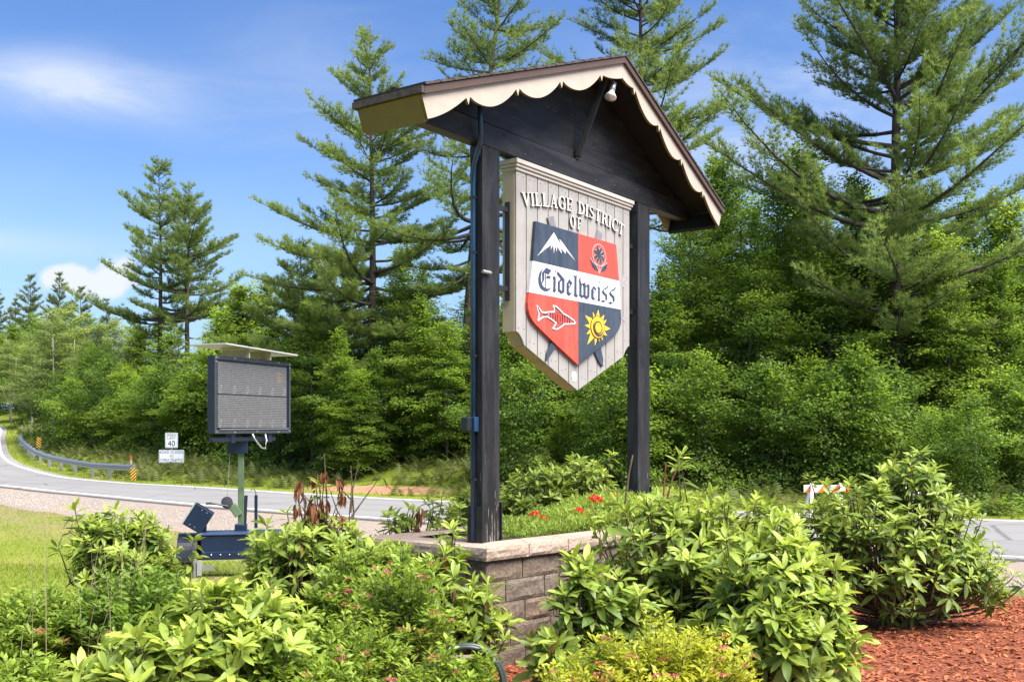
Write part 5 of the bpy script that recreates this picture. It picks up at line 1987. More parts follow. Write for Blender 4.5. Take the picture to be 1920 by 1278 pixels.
for i, (px, py, Y, s) in enumerate(((-10, 532, 120, 0), (58, 516, 122, 1), (110, 512, 118, 0), (152, 538, 112, 1), (200, 560, 108, 0), (-60, 545, 128, 1), (-130, 560, 120, 0), (30, 560, 135, 0), (250, 585, 100, 1))):
    x = at(px, Y)
    H = height_for(px, py, Y)
    place((far_pine, far_pine2)[s], x, Y, trng.uniform(0, 6), H / 16.0, 'far white pine on the skyline where the road climbs away', 'tree', 'skyline pines above the road')
for i, (px, py, Y, s) in enumerate(((335, 610, 61, 1), (430, 560, 66, 0), (240, 640, 72, 0), (500, 500, 57, 1), (610, 430, 57, 0), (650, 640, 49, 0), (440, 520, 70, 1))):
    x = at(px, Y)
    place((far_pine, far_pine2)[s], x, Y, trng.uniform(0, 6), height_for(px, py, Y) / 16.0, 'young white pine with tiered plumes filling the wood behind the message board', 'tree', 'young pines behind the message board', szf=0.92)
for px, py, Y, s in ((1950, 330, 46, 0), (2080, 200, 44, 1), (1345, 300, 56, 1), (1010, 180, 58, 0)):
    x = at(px, Y)
    place((far_pine, far_pine2)[s], x, Y, trng.uniform(0, 6), height_for(px, py, Y) / 16.0, 'white pine standing deep behind the maples across the road', 'tree', 'pines behind the maples')
spruce = pine_tree('spruce_tree', 101, 7.0, 1.15, z0f=0.05, up=-0.1, whorl=0.33, trunk_r=0.09, tuft=0.16, dens=0.9, mat='pine_far', el0=-18, el1=25, irregular=0.15)
place(spruce, at(182, 70), 70, 0, height_for(182, 612, 70) / 7.0, 'small dark narrow spruce between the pale leafy trees by the road bend', 'tree')

# ---- broadleaf prototypes
PROT = [
    leafy_tree('maple_tree', 201, 12, 2.6, n_br=78, mat='maple', trunk_r=0.10, tone0=0.42, leaf=0.15),
    leafy_tree('maple_tree', 202, 12, 2.3, n_br=83, mat='maple', trunk_r=0.09, tone0=0.52, el1=55, leaf=0.135, z0f=0.17),
    leafy_tree('beech_tree', 203, 12, 2.9, n_br=72, mat='beech', trunk_r=0.11, tone0=0.35, el0=-4, el1=50, droop=0.18, leaf=0.115),
    leafy_tree('beech_tree', 204, 12, 2.5, z0f=0.15, n_br=81, mat='beech', trunk_r=0.09, tone0=0.45, el0=-2, droop=0.15),
    leafy_tree('maple_tree', 205, 12, 2.5, n_br=76, mat='lime_tree', trunk_r=0.09, tone0=0.45, leaf=0.155),
    leafy_tree('pale_tree', 206, 12, 3.0, n_br=68, mat='pale_tree', trunk_r=0.14, tone0=0.40, barkm='bark_pale', forks=4, z0f=0.24, dens=0.9, leaf=0.13, el0=15),
]
SAP = [
    leafy_tree('sapling', 211, 4.5, 1.6, n_br=37, mat='beech', trunk_r=0.03, tone0=0.45, el0=-6, el1=45, droop=0.12, leaf=0.115),
    leafy_tree('sapling', 212, 4.5, 1.4, n_br=40, mat='maple', trunk_r=0.03, tone0=0.50, el0=-4, el1=50, leaf=0.12),
    leafy_tree('sapling', 213, 4.5, 1.7, n_br=35, mat='beech', trunk_r=0.03, tone0=0.30, el0=-8, el1=40, droop=0.10, leaf=0.115),
]


def leafy(px, py, Y, kind, label, group, dx=0.0, wide=1.0):
    x = at(px, Y)
    H = height_for(px, py, Y)
    s = H / 12.0
    o = place(PROT[kind], x, Y, trng.uniform(0, 6.28), s, label, 'tree', group)
    w = wide * (0.55 + 0.45 / s) * s if s > 1 else wide * s ** 0.6
    o.scale = (w, w, s)
    return o


KIND = ['mid green maple', 'bright green maple', 'dark green beech', 'fresh green beech', 'yellow green maple', 'pale green tree with grey forking trunks']


def wood(rows, where, group, wide=1.0):
    for px, py, Y, kd in rows:
        leafy(px, py, Y, kd, KIND[kd] + ' ' + where, group + ': ' + KIND[kd], wide=wide)


wood(((1245, 500, 38.5, 0), (1300, 375, 40.0, 2), (1352, 290, 41.5, 1), (1405, 400, 38.0, 3), (1462, 310, 40.5, 1), (1508, 280, 43.0, 4), (1560, 470, 37.5, 0), (1600, 335, 40.5, 3), (1655, 390, 38.2, 4),
      (1725, 360, 39.5, 2), (1775, 440, 37.0, 1), (1822, 375, 41.0, 0), (1868, 470, 37.2, 3), (1905, 370, 40.0, 4), (1965, 440, 38.0, 2), (2030, 380, 39.0, 1), (2110, 420, 38.0, 0), (2200, 380, 38.0, 3)),
     'in the front row of the wood around the largest pine', 'front trees around the largest pine')
wood(((1270, 440, 46, 3), (1390, 330, 48, 2), (1480, 340, 47, 0), (1545, 350, 48, 3), (1620, 360, 47, 1), (1690, 390, 48, 0), (1750, 400, 46, 2), (1860, 390, 47, 0), (1990, 440, 46, 2), (1560, 480, 54, 0), (1700, 480, 55, 2), (1820, 490, 55, 3), (1420, 470, 56, 2), (1300, 500, 55, 0), (2120, 420, 47, 1)),
     'deep in the wood behind the largest pine', 'deep trees behind the largest pine', 1.25)
wood(((585, 560, 45.5, 3), (640, 620, 43.0, 0), (742, 520, 46.0, 2), (790, 560, 43.0, 0), (838, 600, 42.0, 1), (905, 500, 44, 3), (955, 560, 42, 0), (1010, 520, 43.5, 2), (1062, 580, 41.5, 3), (1120, 540, 42.5, 0), (1172, 500, 41.0, 2), (1215, 560, 40.0, 1), (700, 655, 42.5, 3), (670, 690, 42.0, 1)),
     'at the wood edge seen past the gateway sign posts', 'wood edge behind the gateway sign')
wood(((600, 560, 53, 0), (650, 520, 55, 3), (700, 560, 52, 2), (760, 470, 55, 0), (800, 500, 54, 3), (560, 600, 55, 2), (510, 620, 57, 0), (880, 560, 52, 2), (980, 520, 53, 0), (1090, 520, 52, 3), (1190, 520, 51, 2), (1050, 560, 60, 0), (900, 600, 62, 3), (760, 600, 62, 0)),
     'deep in the wood seen past the gateway sign posts', 'deep wood behind the gateway sign', 1.25)
wood(((448, 535, 56, 4), (415, 575, 60, 1), (490, 540, 57, 0), (398, 630, 54, 4), (320, 620, 64, 1), (260, 620, 66, 4), (345, 700, 55, 0), (290, 690, 58, 4), (520, 660, 50, 4), (470, 690, 51, 0), (225, 700, 61, 4), (410, 600, 62, 4)),
     'in the wood behind the speed limit sign', 'trees behind the road signs', 1.35)
wood(((100, 585, 74, 5), (128, 572, 76, 5), (165, 640, 72, 5), (60, 640, 88, 5), (215, 600, 80, 5), (20, 640, 96, 5)),
     'beside the bend of the guard rail', 'pale trees at the road bend', 1.15)
wood(((-30, 600, 105, 2), (30, 610, 108, 0), (80, 600, 104, 2), (140, 605, 100, 0), (190, 610, 92, 3), (250, 610, 86, 2), (300, 610, 80, 0), (55, 590, 115, 3), (165, 590, 112, 2), (110, 600, 98, 3), (-90, 640, 106, 0), (-160, 640, 104, 2), (360, 660, 76, 2), (0, 620, 120, 3), (100, 630, 122, 2), (200, 640, 116, 0), (540, 650, 62, 0), (450, 640, 70, 2)),
     'closing the distance where the road disappears', 'trees at the far end of the road', 1.45)
# ---- saplings and low branches at the wood's edge
LS = 'low bushy sapling with layered branches at the edge of the wood'
GS = 'saplings along the edge of the wood'
px = 560
i = 0
while px < 2080:
    d_edge = trng.uniform(6.3, 9.0) if px < 900 else trng.uniform(3.0, 6.5)
    # walk out from the far road edge along this pixel column
    Y = 30.0
    while float(sdist(FE, np.array([at(px, Y)]), np.array([Y]))[0]) < d_edge:
        Y += 0.3
    s = trng.uniform(0.62, 1.25) if px < 900 else trng.uniform(0.45, 1.05)
    o = place(SAP[i % 3], at(px, Y), Y, trng.uniform(0, 6.28), s, LS, 'sapling', GS)
    px += trng.uniform(22, 42) if px < 900 else trng.uniform(34, 66)
    i += 1
for px, Y, s in ((300, 56.5, 1.1), (345, 54, 1.0), (390, 52.5, 1.2), (430, 52, 1.0), (470, 50, 1.1), (510, 48.5, 1.1), (545, 47, 1.2), (265, 58, 0.9), (235, 60, 1.0), (205, 63, 1.2), (160, 66, 1.3), (130, 63, 1.0), (112, 66, 1.1), (185, 70, 1.3), (90, 76, 1.2), (60, 90, 1.5)):
    place(SAP[i % 3], at(px, Y), Y, trng.uniform(0, 6.28), s, 'low bushy sapling growing beyond the guard rail and road signs', 'sapling', 'saplings beyond the guard rail')
    i += 1

# ---- ferns and weeds on the bank, one mass each
frng = np.random.default_rng(77)


def frond_template(n=7):
    vs, fs = [], []
    for i in range(n):
        t = (i + 0.6) / n
        w = 0.34 * math.sin(min(1, t * 1.5 + 0.25) * math.pi * 0.5) * (1 - t) ** 0.55 + 0.02
        zc = 0.30 * t - 0.42 * t * t
        for sg in (-1, 1):
            k = len(vs)
            vs += [(t - 0.045, 0, zc), (t + 0.045, 0, zc), (t + 0.10, sg * w, zc - 0.05)]
            fs.append((k, k + 1, k + 2) if sg > 0 else (k + 1, k, k + 2))
    return np.array(vs), np.array(fs)


FR_V, FR_F = frond_template()


def region_points(n, x0, x1, y0, y1, keep):
    x, y = frng.uniform(x0, x1, n), frng.uniform(y0, y1, n)
    k = keep(x, y)
    return x[k], y[k]


def fern_keep(x, y):
    d = sdist(FE, x, y)
    dirt = np.exp(-(((x + 5.2) / 3.6) ** 2 + ((y - 39.3 + 0.55 * (x + 5.2)) / 0.95) ** 2) * 0.9)
    clump = wob(x * 1.3, y * 1.3) + frng.normal(0, 0.45, x.shape)
    return (d > 1.0) & (d < 9.5) & (dirt < 0.42) & (clump > -0.40)


fx_, fy_ = region_points(30000, -46, 26, 24, 92, fern_keep)
per = 3
X = np.repeat(fx_, per)
Y_ = np.repeat(fy_, per)
az = frng.uniform(0, 6.283, len(X))
elv = frng.uniform(0.35, 1.1, len(X))
D = np.stack([np.cos(az) * np.cos(elv), np.sin(az) * np.cos(elv), np.sin(elv)], 1)
P = np.stack([X + frng.normal(0, .06, len(X)), Y_ + frng.normal(0, .06, len(X)), ground_z(X, Y_) - 0.02], 1)
me = scatter('fern_cover', FR_V, FR_F, frames(D, np.tile((0, 0, 1.0), (len(X), 1)), frng.uniform(0.38, 0.85, len(X))), P, np.clip(frng.normal(0.5, 0.22, len(X)), 0, 1))
tag(link('fern_cover', me, M['fern']), 'light green ferns spreading over the bank across the road', 'ferns', kind='stuff')


# grass on the verge beyond the road and weeds at its edge
def blade_template():
    return np.array([(0, -0.035, 0), (0, 0.035, 0), (0.55, 0.022, 0.10), (0.55, -0.022, 0.10), (1.0, 0, 0.0)], float), np.array([(0, 1, 2), (0, 2, 3), (3, 2, 4)])


BL_V, BL_F = blade_template()


def grass(name, x, y, size, mat, label, cat, tone=(0.5, 0.2), lean=0.5, wscale=1.0, zoff=0.0):
    n = len(x)
    az = frng.uniform(0, 6.283, n)
    ln = np.abs(frng.normal(0, lean, n))
    D = np.stack([np.cos(az) * ln, np.sin(az) * ln, np.ones(n)], 1)
    sz = size * frng.uniform(0.55, 1.3, n)
    Mx = frames(D, np.stack([np.cos(az + 1.2), np.sin(az + 1.2), 0.2 * np.ones(n)], 1), sz)
    Mx[:, :, 1] *= wscale
    P = np.stack([x, y, ground_z(x, y) - 0.01 + zoff], 1)
    me = scatter(name, BL_V, BL_F, Mx, P, np.clip(frng.normal(tone[0], tone[1], n), 0, 1))
    return tag(link(name, me, M[mat]), label, cat, kind='stuff')


gx_, gy_ = region_points(60000, -48, 26, 22, 95, lambda x, y: (lambda d: (d > 0.05) & (d < np.where(x > 0, 2.4, 4.0) + 0.8 * wob(x, y)) & (np.exp(-(((x + 5.2) / 3.6) ** 2 + ((y - 39.3 + 0.55 * (x + 5.2)) / 0.95) ** 2) * 0.9) < 0.5))(sdist(FE, x, y)))
grass('verge_grass', gx_, gy_, 0.22, 'grass', 'rough grass on the verge across the road', 'grass', (0.4, 0.2), 0.6, 1.6)
wx, wy = region_points(26000, 9, 26, 20, 40, lambda x, y: (lambda d: (d > 0.2) & (d < 5.5) & (x > 10.5))(sdist(FE, x, y)))
n = len(wx)
az = frng.uniform(0, 6.283, n)
hh = frng.uniform(0.05, 0.75, n) * (0.6 + 0.4 * wob(wx * 2, wy * 2))
P = np.stack([wx, wy, ground_z(wx, wy) + np.maximum(0.02, hh)], 1)
D = np.stack([np.cos(az), np.sin(az), frng.uniform(-0.2, 0.6, n)], 1)
me = scatter('weeds', OVAL_V, OVAL_F, frames(D, np.array([0, 0, 1.0]) + frng.normal(0, .4, D.shape), frng.uniform(0.10, 0.24, n)), P, np.clip(frng.normal(0.55, 0.22, n), 0, 1))
tag(link('weeds', me, M['weed']), 'bright green roadside weeds below the wood', 'weeds', kind='stuff')
# lawn around the trailer
lx, ly = region_points(160000, -24, 1.5, 7.5, 33, lambda x, y: (sdist(GE, x, y) < -0.15 + 0.3 * wob(x, y, .4)) & (y > 7.6 - 0.6 * x * (x > -4)) & (np.abs(x / y + 0.02) < 0.62) & (frng.random(x.shape) < np.clip(16.0 / y, 0.25, 1)) & ~((x > -3.0) & (y < 11)))
grass('lawn_grass', lx, ly, 0.060, 'grass', 'short sunlit lawn around the message board trailer', 'grass', (0.5, 0.24), 0.7, 2.0)

# ------------------------------------------------------------------ shrubs
# rhododendron leaf: long ellipse, folded on the midrib and curved down
def rh_leaf(curl=0.18, fold=0.16, w=0.17):
    st = [(0.0, 0.0), (0.10, 0.35), (0.30, 0.85), (0.55, 1.0), (0.80, 0.72), (1.0, 0.0)]
    vs, fs = [(0, 0, 0)], []
    for t, k in st[1:-1]:
        z = -curl * t * t
        vs += [(t, w * k, z + fold * w * k * 1.6), (t, 0, z), (t, -w * k, z + fold * w * k * 1.6)]
    vs.append((1.0, 0, -curl))
    fs += [(0, 2, 1), (0, 3, 2)]
    for i in range(3):
        a = 1 + 3 * i
        b = a + 3
        fs += [(a, a + 1, b + 1), (a, b + 1, b), (a + 1, a + 2, b + 2), (a + 1, b + 2, b + 1)]
    e = len(vs) - 1
    a = e - 3
    fs += [(a, a + 1, e), (a + 1, a + 2, e)]
    return np.array(vs, float), np.array(fs)


RH = [rh_leaf(0.16, 0.24, 0.155), rh_leaf(0.42, 0.16, 0.17), rh_leaf(-0.04, 0.34, 0.14)]
RH_F = RH[0][1]
LEAF_ME = {}
for v in range(3):
    for t in range(6):
        me = np_mesh('leaf', RH[v][0], RH_F, np.full(len(RH_F), t / 5.0))
        me.materials.append(M['rhodo'])
        me.polygons.foreach_set('use_smooth', [True] * len(RH_F))
        LEAF_ME[(v, t)] = me
DEAD_ME = np_mesh('dead_leaf', rh_leaf(0.45, 0.40, 0.15)[0], RH_F, np.full(len(RH_F), 0.5))
DEAD_ME.materials.append(M['dead_leaf'])


def rhododendron(label, x, y, blobs, seed, n_whorl, leaf=0.115, n_obj=300, young=0.55, base_z_=None, stems=True, dead=0):
    """blobs: list of (dx, dy, zc, rx, ry, rz) ellipsoids of foliage in metres relative to the base"""
    r = np.random.default_rng(seed)
    g = gz(x, y) if base_z_ is None else base_z_
    leaf, n_whorl = leaf * 0.92, int(n_whorl * 1.22)
    root = empty('rhododendron', (x, y, g), 0, label, 'shrub')
    vol = np.array([b[3] * b[4] + b[3] * b[5] + b[4] * b[5] for b in blobs])
    ws = []
    for b, k in zip(blobs, np.maximum(4, (n_whorl * vol / vol.sum()).astype(int))):
        d = unit(r.normal(0, 1, (k, 3)))
        d[:, 2] = np.abs(d[:, 2]) * np.where(r.random(k) < 0.80, 1, -0.5)
        rad = 0.55 + 0.45 * r.random(k) ** 0.45
        rad *= 1 + 0.13 * np.sin(d[:, 0] * 5 + seed) * np.cos(d[:, 1] * 6) + r.normal(0, 0.06, k)
        rad = np.where(r.random(k) < 0.13, rad * r.uniform(1.12, 1.38, k), rad)
        p = np.array(b[:3]) + d * rad[:, None] * np.array(b[3:6])
        nrm = unit(d / np.array(b[3:6]))
        ws.append(np.concatenate([p, nrm], 1))
    ws = np.concatenate(ws)
    ws = ws[ws[:, 2] > 0.06]
    st = MB()
    P, D, U, Sz, To, Vr = [], [], [], [], [], []
    for w in ws:
        p, nr_ = w[:3], w[3:]
        ax = unit(nr_ * 0.55 + np.array([0, 0, 0.75]) + r.normal(0, 0.18, 3))
        # stem
        if stems:
            b0 = np.array([p[0] * 0.22 + r.normal(0, .05), p[1] * 0.22 + r.normal(0, .05), 0.0])
            b0[2] = max(0.0, p[2] * 0.25)
            mid = b0 * 0.5 + p * 0.5 + np.array([(p[0] - b0[0]) * 0.22, (p[1] - b0[1]) * 0.22, -0.04])
            st.tube([tuple(b0), tuple(mid), tuple(p - ax * 0.05), tuple(p)], [0.010, 0.007, 0.0045, 0.003], 4, cap=False)
        rf_ = np.cross(ax, np.array([0.3, 0.9, 0.1]))
        e1 = unit(rf_)
        e2 = np.cross(ax, e1)
        vig = r.uniform(0.62, 1.22)
        yg = r.random() < young
        n_up, n_low = r.integers(6, 10), r.integers(5, 9)
        a0 = r.uniform(0, 6.28)
        for ring_, nl in ((0, n_up), (1, n_low)):
            t = a0 + np.arange(nl) * 2.399 + r.normal(0, .15, nl) + ring_ * 0.7
            if ring_ == 0:
                el = r.uniform(0.30, 1.05, nl)
                ln = leaf * vig * r.uniform(0.65, 1.05, nl)
                tone = np.clip((0.80 if yg else 0.55) + r.normal(0, .12, nl), 0, 1)
                off = r.uniform(-0.03, 0.01, nl)
            else:
                el = r.uniform(-0.45, 0.35, nl)
                ln = leaf * vig * r.uniform(0.90, 1.30, nl)
                tone = np.clip((0.45 if yg else 0.28) + r.normal(0, .14, nl), 0, 1)
                off = r.uniform(-0.11, -0.03, nl)
            dr = (np.cos(t)[:, None] * e1 + np.sin(t)[:, None] * e2) * np.cos(el)[:, None] + ax * np.sin(el)[:, None]
            P.append(p + ax * off[:, None] + dr * 0.008)
            D.append(dr)
            U.append(np.tile(ax, (nl, 1)) + r.normal(0, .22, (nl, 3)))
            Sz.append(ln)
            To.append(tone)
            Vr.append(r.integers(0, 3, nl))
    P, D, U, Sz, To, Vr = (np.concatenate(q) for q in (P, D, U, Sz, To, Vr))
    Mx = frames(D, U, Sz)
    if stems:
        st.build('branches', M['stem'], root)
    # the leaves that show largest become single parts
    wp = P + np.array([x, y, g])
    dist = np.linalg.norm(wp - np.array([0, 0, EYE]), axis=1)
    view = unit(wp - np.array([0, 0, EYE]))
    face = np.abs(np.einsum('ij,ij->i', Mx[:, :, 2] / Sz[:, None], view))
    bins = {}
    score = Sz * (0.35 + face) / dist ** 2.2
    order = np.argsort(-score)
    chosen = order[:n_obj]
    mask = np.ones(len(P), bool)
    mask[chosen] = False
    for i in chosen:
        o = bpy.data.objects.new('leaf', LEAF_ME[(int(Vr[i]), int(round(To[i] * 5)))])
        COL.objects.link(o)
        o.parent = root
        m4 = Matrix([list(Mx[i][0]) + [P[i][0]], list(Mx[i][1]) + [P[i][1]], list(Mx[i][2]) + [P[i][2]], [0, 0, 0, 1]])
        o.matrix_basis = m4
    vis = np.argsort(dist)[:max(40, len(P) // 4)]
    for i in r.choice(vis, 7, replace=False):
        o = bpy.data.objects.new('leaf', DEAD_ME)
        COL.objects.link(o)
        o.parent = root
        s_ = Sz[i] * 0.9
        o.matrix_basis = Matrix.Translation(tuple(P[i])) @ Matrix.Rotation(r.uniform(0, 6.28), 4, 'Z') @ Matrix.Rotation(R(r.uniform(20, 85)), 4, 'Y') @ Matrix.Diagonal((s_, s_, s_, 1))
    V = []
    tvs = np.stack([RH[k][0] for k in range(3)])[Vr[mask]]
    V = (np.einsum('nij,nvj->nvi', Mx[mask], tvs) + P[mask][:, None, :]).reshape(-1, 3)
    N, n = int(mask.sum()), RH[0][0].shape[0]
    Fq = (RH_F[None] + (np.arange(N) * n)[:, None, None]).reshape(-1, 3)
    me = np_mesh('foliage', V, Fq, np.repeat(To[mask], len(RH_F)))
    o = link('foliage', me, M['rhodo'], root, smooth=True)
    o['kind'] = 'stuff'
    return root


def px_z(py, Y):
    return (798 - py) * Y / F_PX + EYE


rh = rhododendron
rh('round dome shaped rhododendron with a tall top standing on the red mulch beside the driveway', at(1680, 8.7), 8.7,
   [(-0.05, 0, 0.42, 0.80, 0.70, 0.62), (0.45, 0.05, 0.55, 0.42, 0.45, 0.42), (0.22, 0.1, 1.15, 0.30, 0.30, 0.36), (-0.32, 0.0, 0.85, 0.42, 0.4, 0.40), (0.78, -0.1, 0.35, 0.24, 0.3, 0.30), (0.16, -0.1, 0.85, 0.45, 0.4, 0.40), (-0.66, 0.05, 0.62, 0.30, 0.34, 0.46)], 301, 370, 0.115, young=0.62)
rh('wide leafy rhododendron crowding the front of the stone planter below the second post', at(1330, 6.9), 6.9,
   [(-0.25, 0.0, 0.72, 0.46, 0.42, 0.52), (0.28, 0.05, 0.72, 0.45, 0.45, 0.52), (0.0, -0.15, 0.42, 0.6, 0.4, 0.42)], 302, 300, 0.120, young=0.7)
rh('rhododendron with long glossy leaves hanging over the red mulch', at(1455, 6.1), 6.1,
   [(0.0, 0.0, 0.55, 0.40, 0.36, 0.50), (-0.12, -0.12, 0.40, 0.38, 0.34, 0.42), (0.22, -0.05, 0.30, 0.22, 0.26, 0.32)], 303, 200, 0.135, young=0.7)
rh('young rhododendron with upright pale leaf rosettes in front of the stone wall', at(1085, 5.9), 5.9,
   [(0.0, 0.0, 0.62, 0.14, 0.14, 0.36), (0.22, 0.10, 0.45, 0.20, 0.2, 0.38), (-0.08, 0.0, 0.30, 0.22, 0.2, 0.3)], 304, 62, 0.125, young=0.8)
rh('rhododendron behind the planter wall seen between the sign posts', at(1030, 10.9), 10.9,
   [(-0.10, 0.0, 1.02, 0.46, 0.42, 0.44), (0.36, 0.10, 1.22, 0.34, 0.34, 0.34), (-0.40, -0.1, 0.86, 0.30, 0.3, 0.34), (0.0, 0.0, 0.6, 0.4, 0.4, 0.5)], 305, 300, 0.105, young=0.75)
rh('rhododendron peeking out behind the post that carries the conduit', at(868, 9.8), 9.8,
   [(0.0, 0.0, 0.72, 0.19, 0.22, 0.52), (-0.12, 0, 0.45, 0.20, 0.2, 0.35)], 306, 62, 0.105, young=0.75)
rh('lone rhododendron on the lawn side with green grass behind it, beside the trailer wheel', at(232, 8.6), 8.6,
   [(0.0, 0.0, 0.45, 0.42, 0.42, 0.50), (0.22, -0.1, 0.36, 0.30, 0.34, 0.40), (-0.28, 0, 0.74, 0.17, 0.22, 0.22), (0.2, 0.0, 0.80, 0.15, 0.2, 0.16)], 307, 215, 0.110, young=0.6)
rh('large rhododendron in front of the message board trailer with withered twigs above it', at(590, 7.3), 7.3,
   [(0.0, 0.0, 0.55, 0.42, 0.42, 0.48), (-0.33, 0.0, 0.62, 0.17, 0.24, 0.36), (0.28, 0.05, 0.46, 0.26, 0.32, 0.42)], 308, 235, 0.112, young=0.72)
rh('low rhododendron with very large leaf rosettes in front of all the other shrubs', at(375, 5.25), 5.25,
   [(0.0, 0.0, 0.36, 0.42, 0.36, 0.42), (0.32, 0.05, 0.34, 0.28, 0.32, 0.40), (-0.38, 0.0, 0.25, 0.24, 0.3, 0.32), (0.10, 0.02, 0.52, 0.2, 0.2, 0.34)], 309, 190, 0.140, young=0.72)
rh('small rhododendron growing close under the corner of the stone wall', at(850, 6.5), 6.5,
   [(-0.10, 0.0, 0.55, 0.20, 0.2, 0.35), (0.16, 0.02, 0.50, 0.16, 0.18, 0.22), (-0.02, 0.05, 0.88, 0.10, 0.12, 0.18), (0.1, 0, 0.25, 0.3, 0.25, 0.3)], 310, 62, 0.115, young=0.72)
rh('sparse rhododendron leaning over the left end of the planter wall'.replace('left end', 'outer end'), at(745, 8.25), 8.25,
   [(0.0, 0.0, 0.92, 0.20, 0.2, 0.14), (0.36, 0.05, 0.98, 0.16, 0.16, 0.16), (-0.1, 0, 0.5, 0.2, 0.2, 0.3)], 311, 30, 0.105, young=0.7)

rh('low rhododendron filling the gap in front of the trailer jack', at(455, 6.3), 6.3,
   [(0.0, 0.0, 0.32, 0.42, 0.36, 0.42), (-0.3, 0.0, 0.28, 0.24, 0.3, 0.34)], 312, 110, 0.120, young=0.7)
rh('rhododendron tucked between the pink spirea and the wall end', at(690, 6.9), 6.9,
   [(0.0, 0.0, 0.45, 0.30, 0.32, 0.46), (0.2, 0.0, 0.62, 0.16, 0.2, 0.26)], 313, 105, 0.112, young=0.7)
# ---- withered branches with curled brown leaves
wr = random.Random(9)


def withered(label, px, Y, top, n_tw, spread, base=None, leaves=14):
    x = at(px, Y)
    g = gz(x, Y) if base is None else base
    e = empty('withered_branch', (x, Y, g), 0, label, 'dead branch')
    m = MB()
    H = px_z(top, Y) - g
    tips = []
    m.tube([(0, 0, 0), (0.02, 0, H * 0.45), (0.05, 0.01, H * 0.75), (0.03, 0, H)], [0.013, 0.010, 0.007, 0.003], 6)
    for i in range(n_tw):
        z0 = H * wr.uniform(0.45, 0.85)
        a = wr.uniform(0, 6.28)
        L = spread * wr.uniform(0.4, 1.0)
        t = (0.03 + math.cos(a) * L, math.sin(a) * L * 0.6, min(H * 1.02, z0 + wr.uniform(0.05, 0.30) * H))
        md = (t[0] * 0.5, t[1] * 0.5, (z0 + t[2]) / 2 - 0.02)
        m.tube([(0.03, 0, z0), md, t], [0.007, 0.005, 0.002], 5)
        tips += [(t, 1.0), (md, 0.6)]
    m.build('twigs', M['stem'], e)
    for k in range(leaves):
        (tx, ty, tz2), _ = tips[(k // 5) % len(tips)]
        o = bpy.data.objects.new('leaf', DEAD_ME)
        COL.objects.link(o)
        o.parent = e
        s = wr.uniform(0.07, 0.115)
        Mr = Matrix.Rotation(wr.uniform(0, 6.28), 4, 'Z') @ Matrix.Rotation(R(wr.uniform(38, 92)), 4, 'Y')
        o.matrix_basis = Matrix.Translation((tx + wr.uniform(-.025, .025), ty + wr.uniform(-.025, .025), tz2 - wr.uniform(0, 0.06))) @ Mr @ Matrix.Diagonal((s, s * 0.85, s, 1))
    return e


withered('tallest withered branch with brown curled leaves rising above the rhododendron by the trailer', 600, 7.3, 850, 8, 0.22, None, 84)
withered('forked bare twig with a few shrivelled leaves against the road', 650, 7.4, 872, 6, 0.26, None, 21)
withered('drooping cluster of rust brown leaves beside the trailer mast', 560, 7.2, 905, 5, 0.16, None, 56)
withered('small rust brown leaf cluster hanging over the planter wall', 775, 8.1, 955, 4, 0.06, None, 35)
for px, Y, top, lab in ((1262, 7.6, 864, 'bare reddish cut stem sticking up past the second post'), (1246, 7.6, 866, 'thin bare reddish stem beside the cut stem'), (1180, 7.3, 852, 'brown bare stalk curving up in front of the second post')):
    x = at(px, Y)
    e = empty('bare_stem', (x, Y, 0), 0, lab, 'stem')
    H = px_z(top, Y)
    k = 0.10 if px == 1262 else (0.02 if px == 1246 else 0.05)
    MB().tube([(-k, 0, H - 0.55), (-k * 0.6, 0, H - 0.35), (-k * 0.1, 0, H - 0.15), (k * 0.5, 0, H)], [0.008, 0.008, 0.007, 0.006], 7).build('stalk', M['stem_red'] if px != 1180 else M['stem'], e)
    MB().tube([(-k, 0, 0), (-k, 0, H - 0.54)], 0.008, 6).build('lower_stalk', M['stem'], e)

# ---- spirea shrubs: fine wiry stems, small narrow leaves, flat flower heads


def flower_head(parent, loc, r_, mat, seed):
    rr = np.random.default_rng(seed)
    n = 46
    a = rr.uniform(0, 6.28, n)
    q = np.sqrt(rr.random(n))
    P = np.stack([np.cos(a) * q, np.sin(a) * q, 0.45 * (1 - q ** 2) + rr.normal(0, .06, n)], 1)
    D = unit(P + np.array([0, 0, 0.35]) + rr.normal(0, .3, (n, 3)))
    me = scatter('flower_head', OVAL_V, OVAL_F, frames(D, np.array([0, 0, 1.0]) + rr.normal(0, .5, D.shape), rr.uniform(0.3, 0.55, n)), P, np.clip(rr.normal(.5, .25, n), 0, 1))
    o = link('flower_head', me, mat, parent)
    o.matrix_basis = Matrix.Translation(loc) @ Matrix.Rotation(rr.uniform(-.4, .4), 4, 'X') @ Matrix.Diagonal((r_, r_, r_, 1))
    return o


